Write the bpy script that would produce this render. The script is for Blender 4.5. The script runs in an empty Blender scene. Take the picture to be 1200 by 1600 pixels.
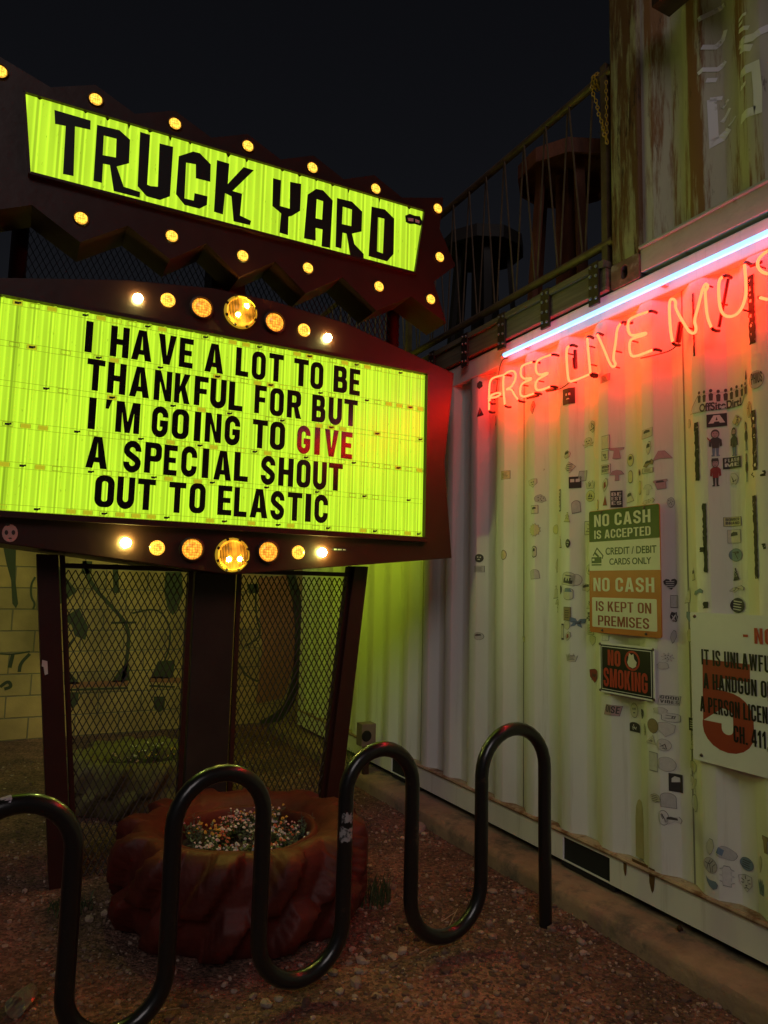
import bpy, bmesh, math, random
import numpy as np
from mathutils import Vector, Matrix, noise
rnd = random.Random(7)
SC = bpy.context.scene
COL = SC.collection
rad = math.radians

# ------------------------------------------------------------------ camera
# world: +X runs along the marquee, +Y along the container, ground z = 0
EYE = 1.5
AZ, PIT, ROL, FPX = rad(27.4), rad(6.17), rad(1.34), 1100.0
_f0 = Vector((math.sin(AZ), math.cos(AZ), 0)); _r0 = Vector((math.cos(AZ), -math.sin(AZ), 0)); _z = Vector((0, 0, 1))
FW = math.cos(PIT)*_f0 + math.sin(PIT)*_z
_u0 = -math.sin(PIT)*_f0 + math.cos(PIT)*_z
RT = math.cos(ROL)*_r0 + math.sin(ROL)*_u0
UP = -math.sin(ROL)*_r0 + math.cos(ROL)*_u0
CAMP = Vector((0, 0, EYE))
cam = bpy.data.objects.new('camera', bpy.data.cameras.new('camera')); COL.objects.link(cam)
m = Matrix((RT, UP, -FW)).transposed().to_4x4(); m.translation = CAMP
cam.matrix_world = m
cam.data.sensor_fit = 'VERTICAL'; cam.data.sensor_height = 24.0; cam.data.lens = 24.0*FPX/1600
cam.data.clip_start = .05; cam.data.clip_end = 500
SC.camera = cam

# ------------------------------------------------------------------ sky, fill light, exposure
SUN_EL, SUN_AZ = rad(33), rad(208)          # from behind the viewer
w = bpy.data.worlds.new("World"); SC.world = w; w.use_nodes = True
nt = w.node_tree; bg = nt.nodes['Background']
sky = nt.nodes.new('ShaderNodeTexSky'); sky.sky_type = 'NISHITA'; sky.sun_disc = False
sky.sun_elevation = SUN_EL; sky.sun_rotation = SUN_AZ
hsv = nt.nodes.new('ShaderNodeHueSaturation'); hsv.inputs['Saturation'].default_value = .42; hsv.inputs['Hue'].default_value = .53
nt.links.new(sky.outputs[0], hsv.inputs['Color']); nt.links.new(hsv.outputs[0], bg.inputs[0]); bg.inputs[1].default_value = 0.0021
sl = bpy.data.lights.new('fill_light', 'SUN'); sl.energy = 0.37; sl.angle = rad(25); sl.color = (1, .88, .86)  # dim soft fill for the grey street light from behind the viewer
so = bpy.data.objects.new('fill_light', sl); COL.objects.link(so)
so.rotation_euler = Vector((math.sin(SUN_AZ)*math.cos(SUN_EL), math.cos(SUN_AZ)*math.cos(SUN_EL), math.sin(SUN_EL))).to_track_quat('Z', 'Y').to_euler()
SC.view_settings.view_transform = 'Standard'; SC.view_settings.look = 'None'
SC.view_settings.exposure = 0; SC.view_settings.gamma = 1
SC.cycles.max_bounces = 6; SC.cycles.use_denoising = True

# ------------------------------------------------------------------ helpers
def un(x, y, ax, v):
    """point of the plane (axis ax = v) seen at picture position x, y (survey of the photograph)"""
    d = FW + RT*((x-600)/FPX) + UP*((800-y)/FPX)
    return CAMP + d*((v-CAMP[ax])/d[ax])

class MB:
    def __init__(s): s.v = []; s.f = []; s.m = []
    def add(s, vs, fs, mi=0):
        o = len(s.v); s.v += [tuple(p) for p in vs]; s.f += [tuple(i+o for i in f) for f in fs]; s.m += [mi]*len(fs); return s
    def box(s, x0, x1, y0, y1, z0, z1, mi=0):
        return s.hexa([(x0,y0,z0),(x1,y0,z0),(x1,y1,z0),(x0,y1,z0)], [(x0,y0,z1),(x1,y0,z1),(x1,y1,z1),(x0,y1,z1)], mi)
    def hexa(s, a, b, mi=0):
        n = len(a)
        return s.add(list(a)+list(b), [tuple(range(n))[::-1], tuple(range(n, 2*n))]+[(i, (i+1) % n, (i+1) % n+n, i+n) for i in range(n)], mi)
    def tube(s, pts, r, n=8, mi=0, cap=True, closed=False):
        pts = [Vector(p) for p in pts]; N = len(pts); rr = r if isinstance(r, (list, tuple)) else [r]*N
        prev = None; vs = []
        for i, p in enumerate(pts):
            a = pts[(i-1) % N] if closed else pts[max(i-1, 0)]
            b = pts[(i+1) % N] if closed else pts[min(i+1, N-1)]
            t = (b-a).normalized() if (b-a).length > 1e-9 else Vector((0, 0, 1))
            if prev is None: u = t.orthogonal().normalized()
            else:
                u = prev - t*prev.dot(t)
                u = u.normalized() if u.length > 1e-6 else t.orthogonal().normalized()
            prev = u; w_ = t.cross(u)
            vs += [p + (u*math.cos(2*math.pi*k/n)+w_*math.sin(2*math.pi*k/n))*rr[i] for k in range(n)]
        fs = []
        for i in range(N if closed else N-1):
            j = (i+1) % N
            fs += [(i*n+k, i*n+(k+1) % n, j*n+(k+1) % n, j*n+k) for k in range(n)]
        if cap and not closed: fs += [tuple(range(n))[::-1], tuple(range((N-1)*n, N*n))]
        return s.add(vs, fs, mi)
    def lathe(s, prof, c, n=32, mi=0, axis='z'):
        vs = []; fs = []; P = len(prof)
        for k in range(n):
            a = 2*math.pi*k/n
            for r, h in prof:
                if axis == 'z': vs.append((c[0]+r*math.cos(a), c[1]+r*math.sin(a), c[2]+h))
                elif axis == 'y': vs.append((c[0]+r*math.cos(a), c[1]+h, c[2]+r*math.sin(a)))
                else: vs.append((c[0]+h, c[1]+r*math.cos(a), c[2]+r*math.sin(a)))
        for k in range(n):
            j = (k+1) % n
            fs += [(k*P+i, j*P+i, j*P+i+1, k*P+i+1) for i in range(P-1)]
        return s.add(vs, fs, mi)
    def merge(s, o, mi=None):
        k = len(s.v); s.v += o.v; s.f += [tuple(i+k for i in f) for f in o.f]; s.m += o.m if mi is None else [mi]*len(o.f); return s

def smooth(s, k=None):
    for p in s.data.polygons: p.use_smooth = True
    if k:
        try: s.data.set_sharp_from_angle(angle=rad(k))
        except Exception: pass
    return s

def obj(name, mb, mats, parent=None, sm=False, bevel=0):
    me = bpy.data.meshes.new(name)
    me.from_pydata([tuple(v) for v in mb.v], [], mb.f)
    if not isinstance(mats, (list, tuple)): mats = [mats]
    for q in mats: me.materials.append(q)
    if len(mats) > 1: me.polygons.foreach_set('material_index', mb.m)
    bm = bmesh.new(); bm.from_mesh(me)
    if bevel:
        bmesh.ops.remove_doubles(bm, verts=bm.verts, dist=1e-5)
        bmesh.ops.bevel(bm, geom=[e for e in bm.edges if len(e.link_faces) == 2 and e.calc_face_angle(0) > .6], offset=bevel, segments=2, affect='EDGES', profile=.6)
    bmesh.ops.recalc_face_normals(bm, faces=bm.faces); bm.to_mesh(me); bm.free(); me.update()
    o = bpy.data.objects.new(name, me); COL.objects.link(o)
    if parent: o.parent = parent
    if sm: smooth(o, 40)
    return o

def tag(o, label, cat, group=None, kind=None):
    if label: o['label'] = label
    if cat: o['category'] = cat
    if group: o['group'] = group
    if kind: o['kind'] = kind
    return o

def empty(name, label, cat, group=None):
    o = bpy.data.objects.new(name, None); COL.objects.link(o); return tag(o, label, cat, group)

def struct(o): o['kind'] = 'structure'; return o

# ------------------------------------------------------------------ materials
def mat(name, col, rough=.6, metal=0, var=0.0, vscale=6.0, col2=None, c2scale=3.0, c2lo=.5, c2hi=.6, bump=0.0, bscale=40.0, stretch=None, emit=None, estr=1.0, spec=.5, coat=0):
    M = bpy.data.materials.new(name); M.use_nodes = True; N = M.node_tree.nodes; L = M.node_tree.links
    b = N['Principled BSDF']; b.inputs['Roughness'].default_value = rough; b.inputs['Metallic'].default_value = metal
    b.inputs['Specular IOR Level'].default_value = spec; b.inputs['Coat Weight'].default_value = coat
    b.inputs['Base Color'].default_value = (*col, 1)
    tc = N.new('ShaderNodeTexCoord'); mp = N.new('ShaderNodeMapping'); L.new(tc.outputs['Object'], mp.inputs[0])
    if stretch: mp.inputs['Scale'].default_value = stretch
    out = None
    if var > 0:
        n = N.new('ShaderNodeTexNoise'); n.inputs['Scale'].default_value = vscale; n.inputs['Detail'].default_value = 6; n.inputs['Roughness'].default_value = .65
        L.new(mp.outputs[0], n.inputs['Vector'])
        r = N.new('ShaderNodeValToRGB'); r.color_ramp.elements[0].position = .3; r.color_ramp.elements[1].position = .7
        r.color_ramp.elements[0].color = (*[c*(1-var) for c in col], 1); r.color_ramp.elements[1].color = (*[min(1, c*(1+var*.6)) for c in col], 1)
        L.new(n.outputs[0], r.inputs[0]); out = r.outputs[0]
    if col2:
        n2 = N.new('ShaderNodeTexNoise'); n2.inputs['Scale'].default_value = c2scale; n2.inputs['Detail'].default_value = 8; n2.inputs['Roughness'].default_value = .68
        L.new(mp.outputs[0], n2.inputs['Vector'])
        r2 = N.new('ShaderNodeValToRGB'); r2.color_ramp.elements[0].position = c2lo; r2.color_ramp.elements[1].position = c2hi
        L.new(n2.outputs[0], r2.inputs[0])
        mx = N.new('ShaderNodeMix'); mx.data_type = 'RGBA'; L.new(r2.outputs[0], mx.inputs[0])
        if out: L.new(out, mx.inputs[6])
        else: mx.inputs[6].default_value = (*col, 1)
        mx.inputs[7].default_value = (*col2, 1); out = mx.outputs[2]
    if out: L.new(out, b.inputs['Base Color'])
    if bump > 0:
        n3 = N.new('ShaderNodeTexNoise'); n3.inputs['Scale'].default_value = bscale; n3.inputs['Detail'].default_value = 8
        L.new(mp.outputs[0], n3.inputs['Vector'])
        bp = N.new('ShaderNodeBump'); bp.inputs['Strength'].default_value = bump; bp.inputs['Distance'].default_value = .02
        L.new(n3.outputs[0], bp.inputs['Height']); L.new(bp.outputs[0], b.inputs['Normal'])
    if emit:
        b.inputs['Emission Color'].default_value = (*emit, 1); b.inputs['Emission Strength'].default_value = estr
    return M

def add_mask(M, colour, build, fac=1.0):
    """lay a second paint/rust colour over M's base colour where build(N, L, objectcoord) gives a mask"""
    N = M.node_tree.nodes; L = M.node_tree.links; b = N['Principled BSDF']
    tc = N.new('ShaderNodeTexCoord'); mask = build(N, L, tc.outputs['Object'])
    mx = N.new('ShaderNodeMix'); mx.data_type = 'RGBA'
    if fac != 1:
        mm = N.new('ShaderNodeMath'); mm.operation = 'MULTIPLY'; mm.inputs[1].default_value = fac; L.new(mask, mm.inputs[0]); mask = mm.outputs[0]
    L.new(mask, mx.inputs[0])
    src = b.inputs['Base Color']
    if src.is_linked: L.new(src.links[0].from_socket, mx.inputs[6])
    else: mx.inputs[6].default_value = src.default_value
    mx.inputs[7].default_value = (*colour, 1); L.new(mx.outputs[2], src)

def nmask(scale, lo, hi, stretch=(1, 1, 1), detail=8):
    def f(N, L, co):
        mp = N.new('ShaderNodeMapping'); mp.inputs['Scale'].default_value = stretch; L.new(co, mp.inputs[0])
        n = N.new('ShaderNodeTexNoise'); n.inputs['Scale'].default_value = scale; n.inputs['Detail'].default_value = detail; n.inputs['Roughness'].default_value = .7
        L.new(mp.outputs[0], n.inputs['Vector'])
        r = N.new('ShaderNodeMapRange'); r.inputs[1].default_value = lo; r.inputs[2].default_value = hi; L.new(n.outputs[0], r.inputs[0]); return r.outputs[0]
    return f

M_WHITE = mat('container_paint', (.84, .825, .78), .42, var=.10, vscale=2.2, stretch=(1, 1, .35), bump=.06, bscale=14)
add_mask(M_WHITE, (.42, .38, .30), nmask(5, .56, .78, (1, 3.2, .16)), .55)
add_mask(M_WHITE, (.24, .12, .05), nmask(26, .70, .76, (1, 1, .55)), .8)
M_LIP = mat('rusty_lip_paint', (.45, .33, .22), .6, var=.3, vscale=9, col2=(.20, .09, .04), c2scale=7, bump=.2)
M_UPPER = mat('old_cream_paint', (.62, .56, .47), .5, var=.18, vscale=3, stretch=(1, 1, .3), bump=.12, bscale=18)
add_mask(M_UPPER, (.27, .105, .032), nmask(3.0, .51, .58, (1, 3.0, .24)), .92)
add_mask(M_UPPER, (.07, .03, .015), nmask(9, .63, .70, (1, 2.6, .5)), .9)
M_UPPOST = mat('rust_streaked_post', (.42, .38, .22), .6, var=.25, vscale=5, bump=.35, bscale=25)
add_mask(M_UPPOST, (.15, .06, .02), nmask(6, .44, .54, (1, 2.2, .22)), .95)
add_mask(M_UPPOST, (.05, .022, .012), nmask(14, .56, .62, (1, 2, .3)), .9)
M_UPRAIL = mat('grey_rail_paint', (.46, .48, .46), .42, var=.14, vscale=5, col2=(.22, .13, .09), c2scale=3, c2lo=.62, c2hi=.68, bump=.1)
M_CAST = mat('rusty_casting', (.20, .12, .09), .65, var=.4, vscale=12, col2=(.34, .30, .28), c2scale=6, bump=.4, bscale=30)
M_DARK = mat('black_void', (.012, .012, .012), .9)
M_RED = mat('oxide_red_paint', (.034, .0060, .0030), .45, var=.28, vscale=4, bump=.10, bscale=12)
add_mask(M_RED, (.024, .0062, .0036), nmask(7, .56, .7, (1, 1, .3)), .8)
M_POLE = mat('dark_steel', (.035, .026, .02), .5, var=.3, vscale=5, metal=.3)
M_MESH = mat('dark_expanded_metal', (.03, .017, .012), .6)
M_TIMBER = mat('weathered_timber', (.20, .15, .10), .7, var=.45, vscale=7, stretch=(1, .25, 5), bump=.4, bscale=30)
M_BRACKET = mat('brown_steel_plate', (.075, .038, .03), .5, metal=.4, var=.3, vscale=14, bump=.15)
M_BOLT = mat('bolt_steel', (.35, .32, .3), .4, metal=.8)
M_RAIL = mat('rail_pipe', (.16, .10, .065), .5, metal=.3, var=.35, vscale=14)
M_CHAIN = mat('yellow_chain', (.55, .32, .02), .4)
M_TABLE = mat('red_wood', (.18, .05, .025), .65, var=.35, vscale=5, stretch=(4, 1, 1), bump=.2)
M_TABLED = mat('dark_wood', (.014, .009, .008), .7)
M_TYRE = mat('red_painted_rubber', (.095, .010, .005), .62, var=.4, vscale=7, col2=(.12, .018, .008), c2scale=3, c2lo=.52, c2hi=.7, bump=.25, bscale=22)
M_TYRE2 = mat('pale_painted_rubber', (.16, .13, .06), .7, var=.3, vscale=6, bump=.2)
M_SOIL = mat('potting_soil', (.035, .024, .018), .95, var=.5, vscale=30, bump=.6, bscale=60)
M_RACK = mat('black_powdercoat', (.010, .010, .010), .28, col2=(.05, .032, .022), c2scale=9, c2lo=.62, c2hi=.68, bump=.03, bscale=60, coat=.3)
M_CONC = mat('stained_concrete', (.34, .225, .155), .85, var=.3, vscale=6, col2=(.12, .105, .085), c2scale=3.5, c2lo=.5, c2hi=.62, bump=.35, bscale=35)
M_BLACK = mat('black_vinyl', (.012, .012, .012), .4)
M_INK = mat('black_ink', (.03, .028, .026), .5)
M_TAPE = mat('black_tape', (.02, .018, .017), .6, col2=(.4, .38, .34), c2scale=40, c2lo=.62, c2hi=.64)
M_LETTER = mat('glossy_black_letter', (.012, .012, .010), .16, col2=(.10, .12, .02), c2scale=70, c2lo=.63, c2hi=.68)

def ground_material():
    M = mat('gravel_dirt', (.25, .122, .088), .92, var=.5, vscale=2.0, col2=(.105, .058, .042), c2scale=1.6, c2lo=.42, c2hi=.62)
    N = M.node_tree.nodes; L = M.node_tree.links; b = N['Principled BSDF']
    tc = N.new('ShaderNodeTexCoord')
    v = N.new('ShaderNodeTexVoronoi'); v.inputs['Scale'].default_value = 75; L.new(tc.outputs['Object'], v.inputs['Vector'])
    hs = N.new('ShaderNodeSeparateColor'); L.new(v.outputs['Color'], hs.inputs[0])
    src = b.inputs['Base Color'].links[0].from_socket
    r = N.new('ShaderNodeMapRange'); r.inputs[1].default_value = 0; r.inputs[2].default_value = 1; r.inputs[3].default_value = .5; r.inputs[4].default_value = 1.7
    L.new(hs.outputs[0], r.inputs[0])
    mx = N.new('ShaderNodeMix'); mx.data_type = 'RGBA'; mx.blend_type = 'MULTIPLY'; mx.inputs[0].default_value = 1
    L.new(src, mx.inputs[6]); L.new(r.outputs[0], mx.inputs[7]); L.new(mx.outputs[2], b.inputs['Base Color'])
    inv = N.new('ShaderNodeMath'); inv.operation = 'SUBTRACT'; inv.inputs[0].default_value = 1; L.new(v.outputs['Distance'], inv.inputs[1])
    n = N.new('ShaderNodeTexNoise'); n.inputs['Scale'].default_value = 160; n.inputs['Detail'].default_value = 4; L.new(tc.outputs['Object'], n.inputs['Vector'])
    ad = N.new('ShaderNodeMath'); L.new(inv.outputs[0], ad.inputs[0]); L.new(n.outputs[0], ad.inputs[1])
    bp = N.new('ShaderNodeBump'); bp.inputs['Strength'].default_value = .9; bp.inputs['Distance'].default_value = .012
    L.new(ad.outputs[0], bp.inputs['Height']); L.new(bp.outputs[0], b.inputs['Normal'])
    return M
M_GROUND = ground_material()

def stone_material():
    M = mat('stones', (.25, .18, .14), .85, bump=.3, bscale=90)
    N = M.node_tree.nodes; L = M.node_tree.links
    g = N.new('ShaderNodeNewGeometry'); r = N.new('ShaderNodeValToRGB'); e = r.color_ramp.elements
    e[0].position = 0; e[0].color = (.09, .05, .036, 1); e[1].position = 1; e[1].color = (.44, .32, .25, 1)
    e2 = r.color_ramp.elements.new(.55); e2.color = (.19, .115, .085, 1)
    L.new(g.outputs['Random Per Island'], r.inputs[0]); L.new(r.outputs[0], N['Principled BSDF'].inputs['Base Color'])
    return M
M_STONES = stone_material()
M_ROCK = mat('pale_rock', (.30, .235, .20), .85, var=.3, vscale=30, bump=.5, bscale=50)

def block_material():
    M = bpy.data.materials.new('painted_block'); M.use_nodes = True; N = M.node_tree.nodes; L = M.node_tree.links; b = N['Principled BSDF']
    b.inputs['Roughness'].default_value = .85
    tc = N.new('ShaderNodeTexCoord'); sx = N.new('ShaderNodeSeparateXYZ'); cx = N.new('ShaderNodeCombineXYZ')
    L.new(tc.outputs['Object'], sx.inputs[0]); L.new(sx.outputs[0], cx.inputs[0]); L.new(sx.outputs[2], cx.inputs[1])
    br = N.new('ShaderNodeTexBrick'); br.inputs['Scale'].default_value = 1; br.inputs['Brick Width'].default_value = .406; br.inputs['Row Height'].default_value = .203
    br.inputs['Mortar Size'].default_value = .008; br.inputs['Mortar Smooth'].default_value = .6
    br.inputs['Color1'].default_value = (.46, .29, .13, 1); br.inputs['Color2'].default_value = (.38, .26, .13, 1); br.inputs['Mortar'].default_value = (.20, .16, .11, 1)
    L.new(cx.outputs[0], br.inputs['Vector'])
    n = N.new('ShaderNodeTexNoise'); n.inputs['Scale'].default_value = 2.2; n.inputs['Detail'].default_value = 7; L.new(tc.outputs['Object'], n.inputs['Vector'])
    r = N.new('ShaderNodeMapRange'); r.inputs[1].default_value = .3; r.inputs[2].default_value = .7; r.inputs[3].default_value = .6; r.inputs[4].default_value = 1.25; L.new(n.outputs[0], r.inputs[0])
    mx = N.new('ShaderNodeMix'); mx.data_type = 'RGBA'; mx.blend_type = 'MULTIPLY'; mx.inputs[0].default_value = 1
    L.new(br.outputs[0], mx.inputs[6]); L.new(r.outputs[0], mx.inputs[7]); L.new(mx.outputs[2], b.inputs['Base Color'])
    n2 = N.new('ShaderNodeTexNoise'); n2.inputs['Scale'].default_value = 60; n2.inputs['Detail'].default_value = 4; L.new(tc.outputs['Object'], n2.inputs['Vector'])
    ms = N.new('ShaderNodeMath'); ms.operation = 'MULTIPLY_ADD'; ms.inputs[1].default_value = .25; L.new(n2.outputs[0], ms.inputs[0])
    iv = N.new('ShaderNodeMath'); iv.operation = 'SUBTRACT'; iv.inputs[0].default_value = 1; L.new(br.outputs['Fac'], iv.inputs[1]); L.new(iv.outputs[0], ms.inputs[2])
    bp = N.new('ShaderNodeBump'); bp.inputs['Strength'].default_value = .7; bp.inputs['Distance'].default_value = .01; L.new(ms.outputs[0], bp.inputs['Height']); L.new(bp.outputs[0], b.inputs['Normal'])
    return M
M_BLOCK = block_material()

def panel_material(name, colour, period, seamx=None, strength=1.0):
    """backlit ribbed plastic: lit from within, a little dimmer along each rib and where it is stained"""
    M = bpy.data.materials.new(name); M.use_nodes = True; N = M.node_tree.nodes; L = M.node_tree.links; b = N['Principled BSDF']
    b.inputs['Base Color'].default_value = (.08, .11, .01, 1); b.inputs['Roughness'].default_value = .3
    tc = N.new('ShaderNodeTexCoord'); sx = N.new('ShaderNodeSeparateXYZ'); L.new(tc.outputs['Object'], sx.inputs[0])
    def math_(op, a, bb=None):
        q = N.new('ShaderNodeMath'); q.operation = op
        for i, s in enumerate((a, bb)):
            if s is None: continue
            if isinstance(s, (int, float)): q.inputs[i].default_value = s
            else: L.new(s, q.inputs[i])
        return q.outputs[0]
    ph = math_('FRACT', math_('DIVIDE', math_('ADD', sx.outputs[0], 5.0), period))
    r = N.new('ShaderNodeValToRGB'); e = r.color_ramp.elements; e[0].position = 0; e[0].color = (.62,)*3+(1,); e[1].position = 1; e[1].color = (.66,)*3+(1,)
    for p, c in ((.05, .72), (.11, 1.35), (.19, .86), (.42, .95), (.52, 1.22), (.60, .84), (.80, .80), (.91, 1.18), (.97, .66)):
        k = e.new(p); k.color = (c, c, c, 1)
    L.new(ph, r.inputs[0])
    n = N.new('ShaderNodeTexNoise'); n.inputs['Scale'].default_value = 3.0; n.inputs['Detail'].default_value = 6
    mp = N.new('ShaderNodeMapping'); mp.inputs['Scale'].default_value = (3, 1, .8); L.new(tc.outputs['Object'], mp.inputs[0]); L.new(mp.outputs[0], n.inputs['Vector'])
    nr = N.new('ShaderNodeMapRange'); nr.inputs[1].default_value = .3; nr.inputs[2].default_value = .7; nr.inputs[3].default_value = .90; nr.inputs[4].default_value = 1.08; L.new(n.outputs[0], nr.inputs[0])
    n2 = N.new('ShaderNodeTexNoise'); n2.inputs['Scale'].default_value = 34; n2.inputs['Detail'].default_value = 5; L.new(mp.outputs[0], n2.inputs['Vector'])
    n2r = N.new('ShaderNodeMapRange'); n2r.inputs[1].default_value = .66; n2r.inputs[2].default_value = .74; n2r.inputs[3].default_value = 1; n2r.inputs[4].default_value = .55; L.new(n2.outputs[0], n2r.inputs[0])
    fac = math_('MULTIPLY', math_('MULTIPLY', r.outputs[0], nr.outputs[0]), n2r.outputs[0])
    if seamx is not None:
        dx = math_('ABSOLUTE', math_('SUBTRACT', sx.outputs[0], seamx))
        sr = N.new('ShaderNodeMapRange'); sr.inputs[1].default_value = .003; sr.inputs[2].default_value = .012; sr.inputs[3].default_value = .55; sr.inputs[4].default_value = 1; L.new(dx, sr.inputs[0])
        fac = math_('MULTIPLY', fac, sr.outputs[0])
    es = math_('MULTIPLY', fac, strength)
    b.inputs['Emission Color'].default_value = (*colour, 1); L.new(es, b.inputs['Emission Strength'])
    return M
PANEL_COL = (.55, .90, .028)
M_PANEL = panel_material('lit_green_panel', PANEL_COL, .0745, -.075)
M_RPANEL = panel_material('lit_rear_panel', (2.6, 3.6, .10), .0745)
M_HPANEL = panel_material('lit_green_header', (.56, .90, .030), .105)

def led_material(name, c, scale, strength):
    M = bpy.data.materials.new(name); M.use_nodes = True; N = M.node_tree.nodes; L = M.node_tree.links; b = N['Principled BSDF']
    b.inputs['Base Color'].default_value = (.4, .15, .02, 1); b.inputs['Roughness'].default_value = .2
    tc = N.new('ShaderNodeTexCoord'); v = N.new('ShaderNodeTexVoronoi'); v.inputs['Scale'].default_value = scale; v.inputs['Randomness'].default_value = .35
    L.new(tc.outputs['Object'], v.inputs['Vector'])
    r = N.new('ShaderNodeValToRGB'); e = r.color_ramp.elements; e[0].position = .25; e[0].color = (1, 1, 1, 1); e[1].position = .75; e[1].color = (.22, .22, .22, 1)
    L.new(v.outputs['Distance'], r.inputs[0])
    q = N.new('ShaderNodeMath'); q.operation = 'MULTIPLY'; q.inputs[1].default_value = strength; L.new(r.outputs[0], q.inputs[0])
    b.inputs['Emission Color'].default_value = (*c, 1); L.new(q.outputs[0], b.inputs['Emission Strength'])
    return M
M_LED = led_material('amber_led_lens', (1, .50, .05), 90, 2.6)
M_LEDO = led_material('orange_led_lens', (1, .36, .03), 75, 2.2)
M_BIG = led_material('yellow_beacon_lens', (1, .36, .02), 16, 2.6)
M_LEDW = mat('white_lamp_lens', (.8, .8, .8), .2, emit=(.85, 1, .3), estr=130)
M_LEDX = mat('white_lamp_bright_lens', (.8, .8, .8), .2, emit=(.80, 1, .22), estr=320)
M_HOT = mat('hot_bulb', (.8, .7, .5), .2, emit=(1, .92, .16), estr=2300)
M_RIM = mat('lamp_bezel', (.05, .035, .03), .4, metal=.5)
M_TABS = mat('beacon_rim', (.45, .30, .03), .4, emit=(1, .6, .03), estr=.35)
M_NEON = mat('neon_glow', (.3, .05, .03), .3, emit=(1, .0102, .0032), estr=50.0)
M_TUBE = mat('fluorescent_glow', (.04, .04, .05), .3, emit=(.24, .52, 1.0), estr=2.5)
M_BOOT = mat('black_glass_coating', (.05, .012, .012), .35)
M_HOUSE = mat('white_fixture', (.55, .56, .60), .4)
M_GALV = mat('galvanised', (.4, .4, .4), .35, metal=.9)

# ------------------------------------------------------------------ lettering: a bold condensed alphabet drawn as outlines (cap height 1)
def arc(cx, cy, rx, ry, a0, a1, n=9):
    return [(cx+rx*math.cos(rad(a0+(a1-a0)*i/n)), cy+ry*math.sin(rad(a0+(a1-a0)*i/n))) for i in range(n+1)]
def rr(x0, y0, x1, y1, bl=0, br=0, tr=0, tl=0):
    p = []
    p += arc(x0+bl, y0+bl, bl, bl, 180, 270, 6) if bl else [(x0, y0)]
    p += arc(x1-br, y0+br, br, br, 270, 360, 6) if br else [(x1, y0)]
    p += arc(x1-tr, y1-tr, tr, tr, 0, 90, 6) if tr else [(x1, y1)]
    p += arc(x0+tl, y1-tl, tl, tl, 90, 180, 6) if tl else [(x0, y1)]
    return p
def stroke(pts, t):
    n = len(pts); a = []; b = []
    for i in range(n):
        p = Vector(pts[i]); d0 = (p-Vector(pts[i-1])) if i else None; d1 = (Vector(pts[i+1])-p) if i < n-1 else None
        d0 = (d0 or d1).normalized(); d1 = (d1 or d0).normalized()
        q = (d0+d1).normalized(); nn = Vector((-q.y, q.x)); k = max(.45, nn.dot(Vector((-d0.y, d0.x))))
        a.append(tuple(p+nn*(t/2/k))); b.append(tuple(p-nn*(t/2/k)))
    return a+b[::-1]
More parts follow.
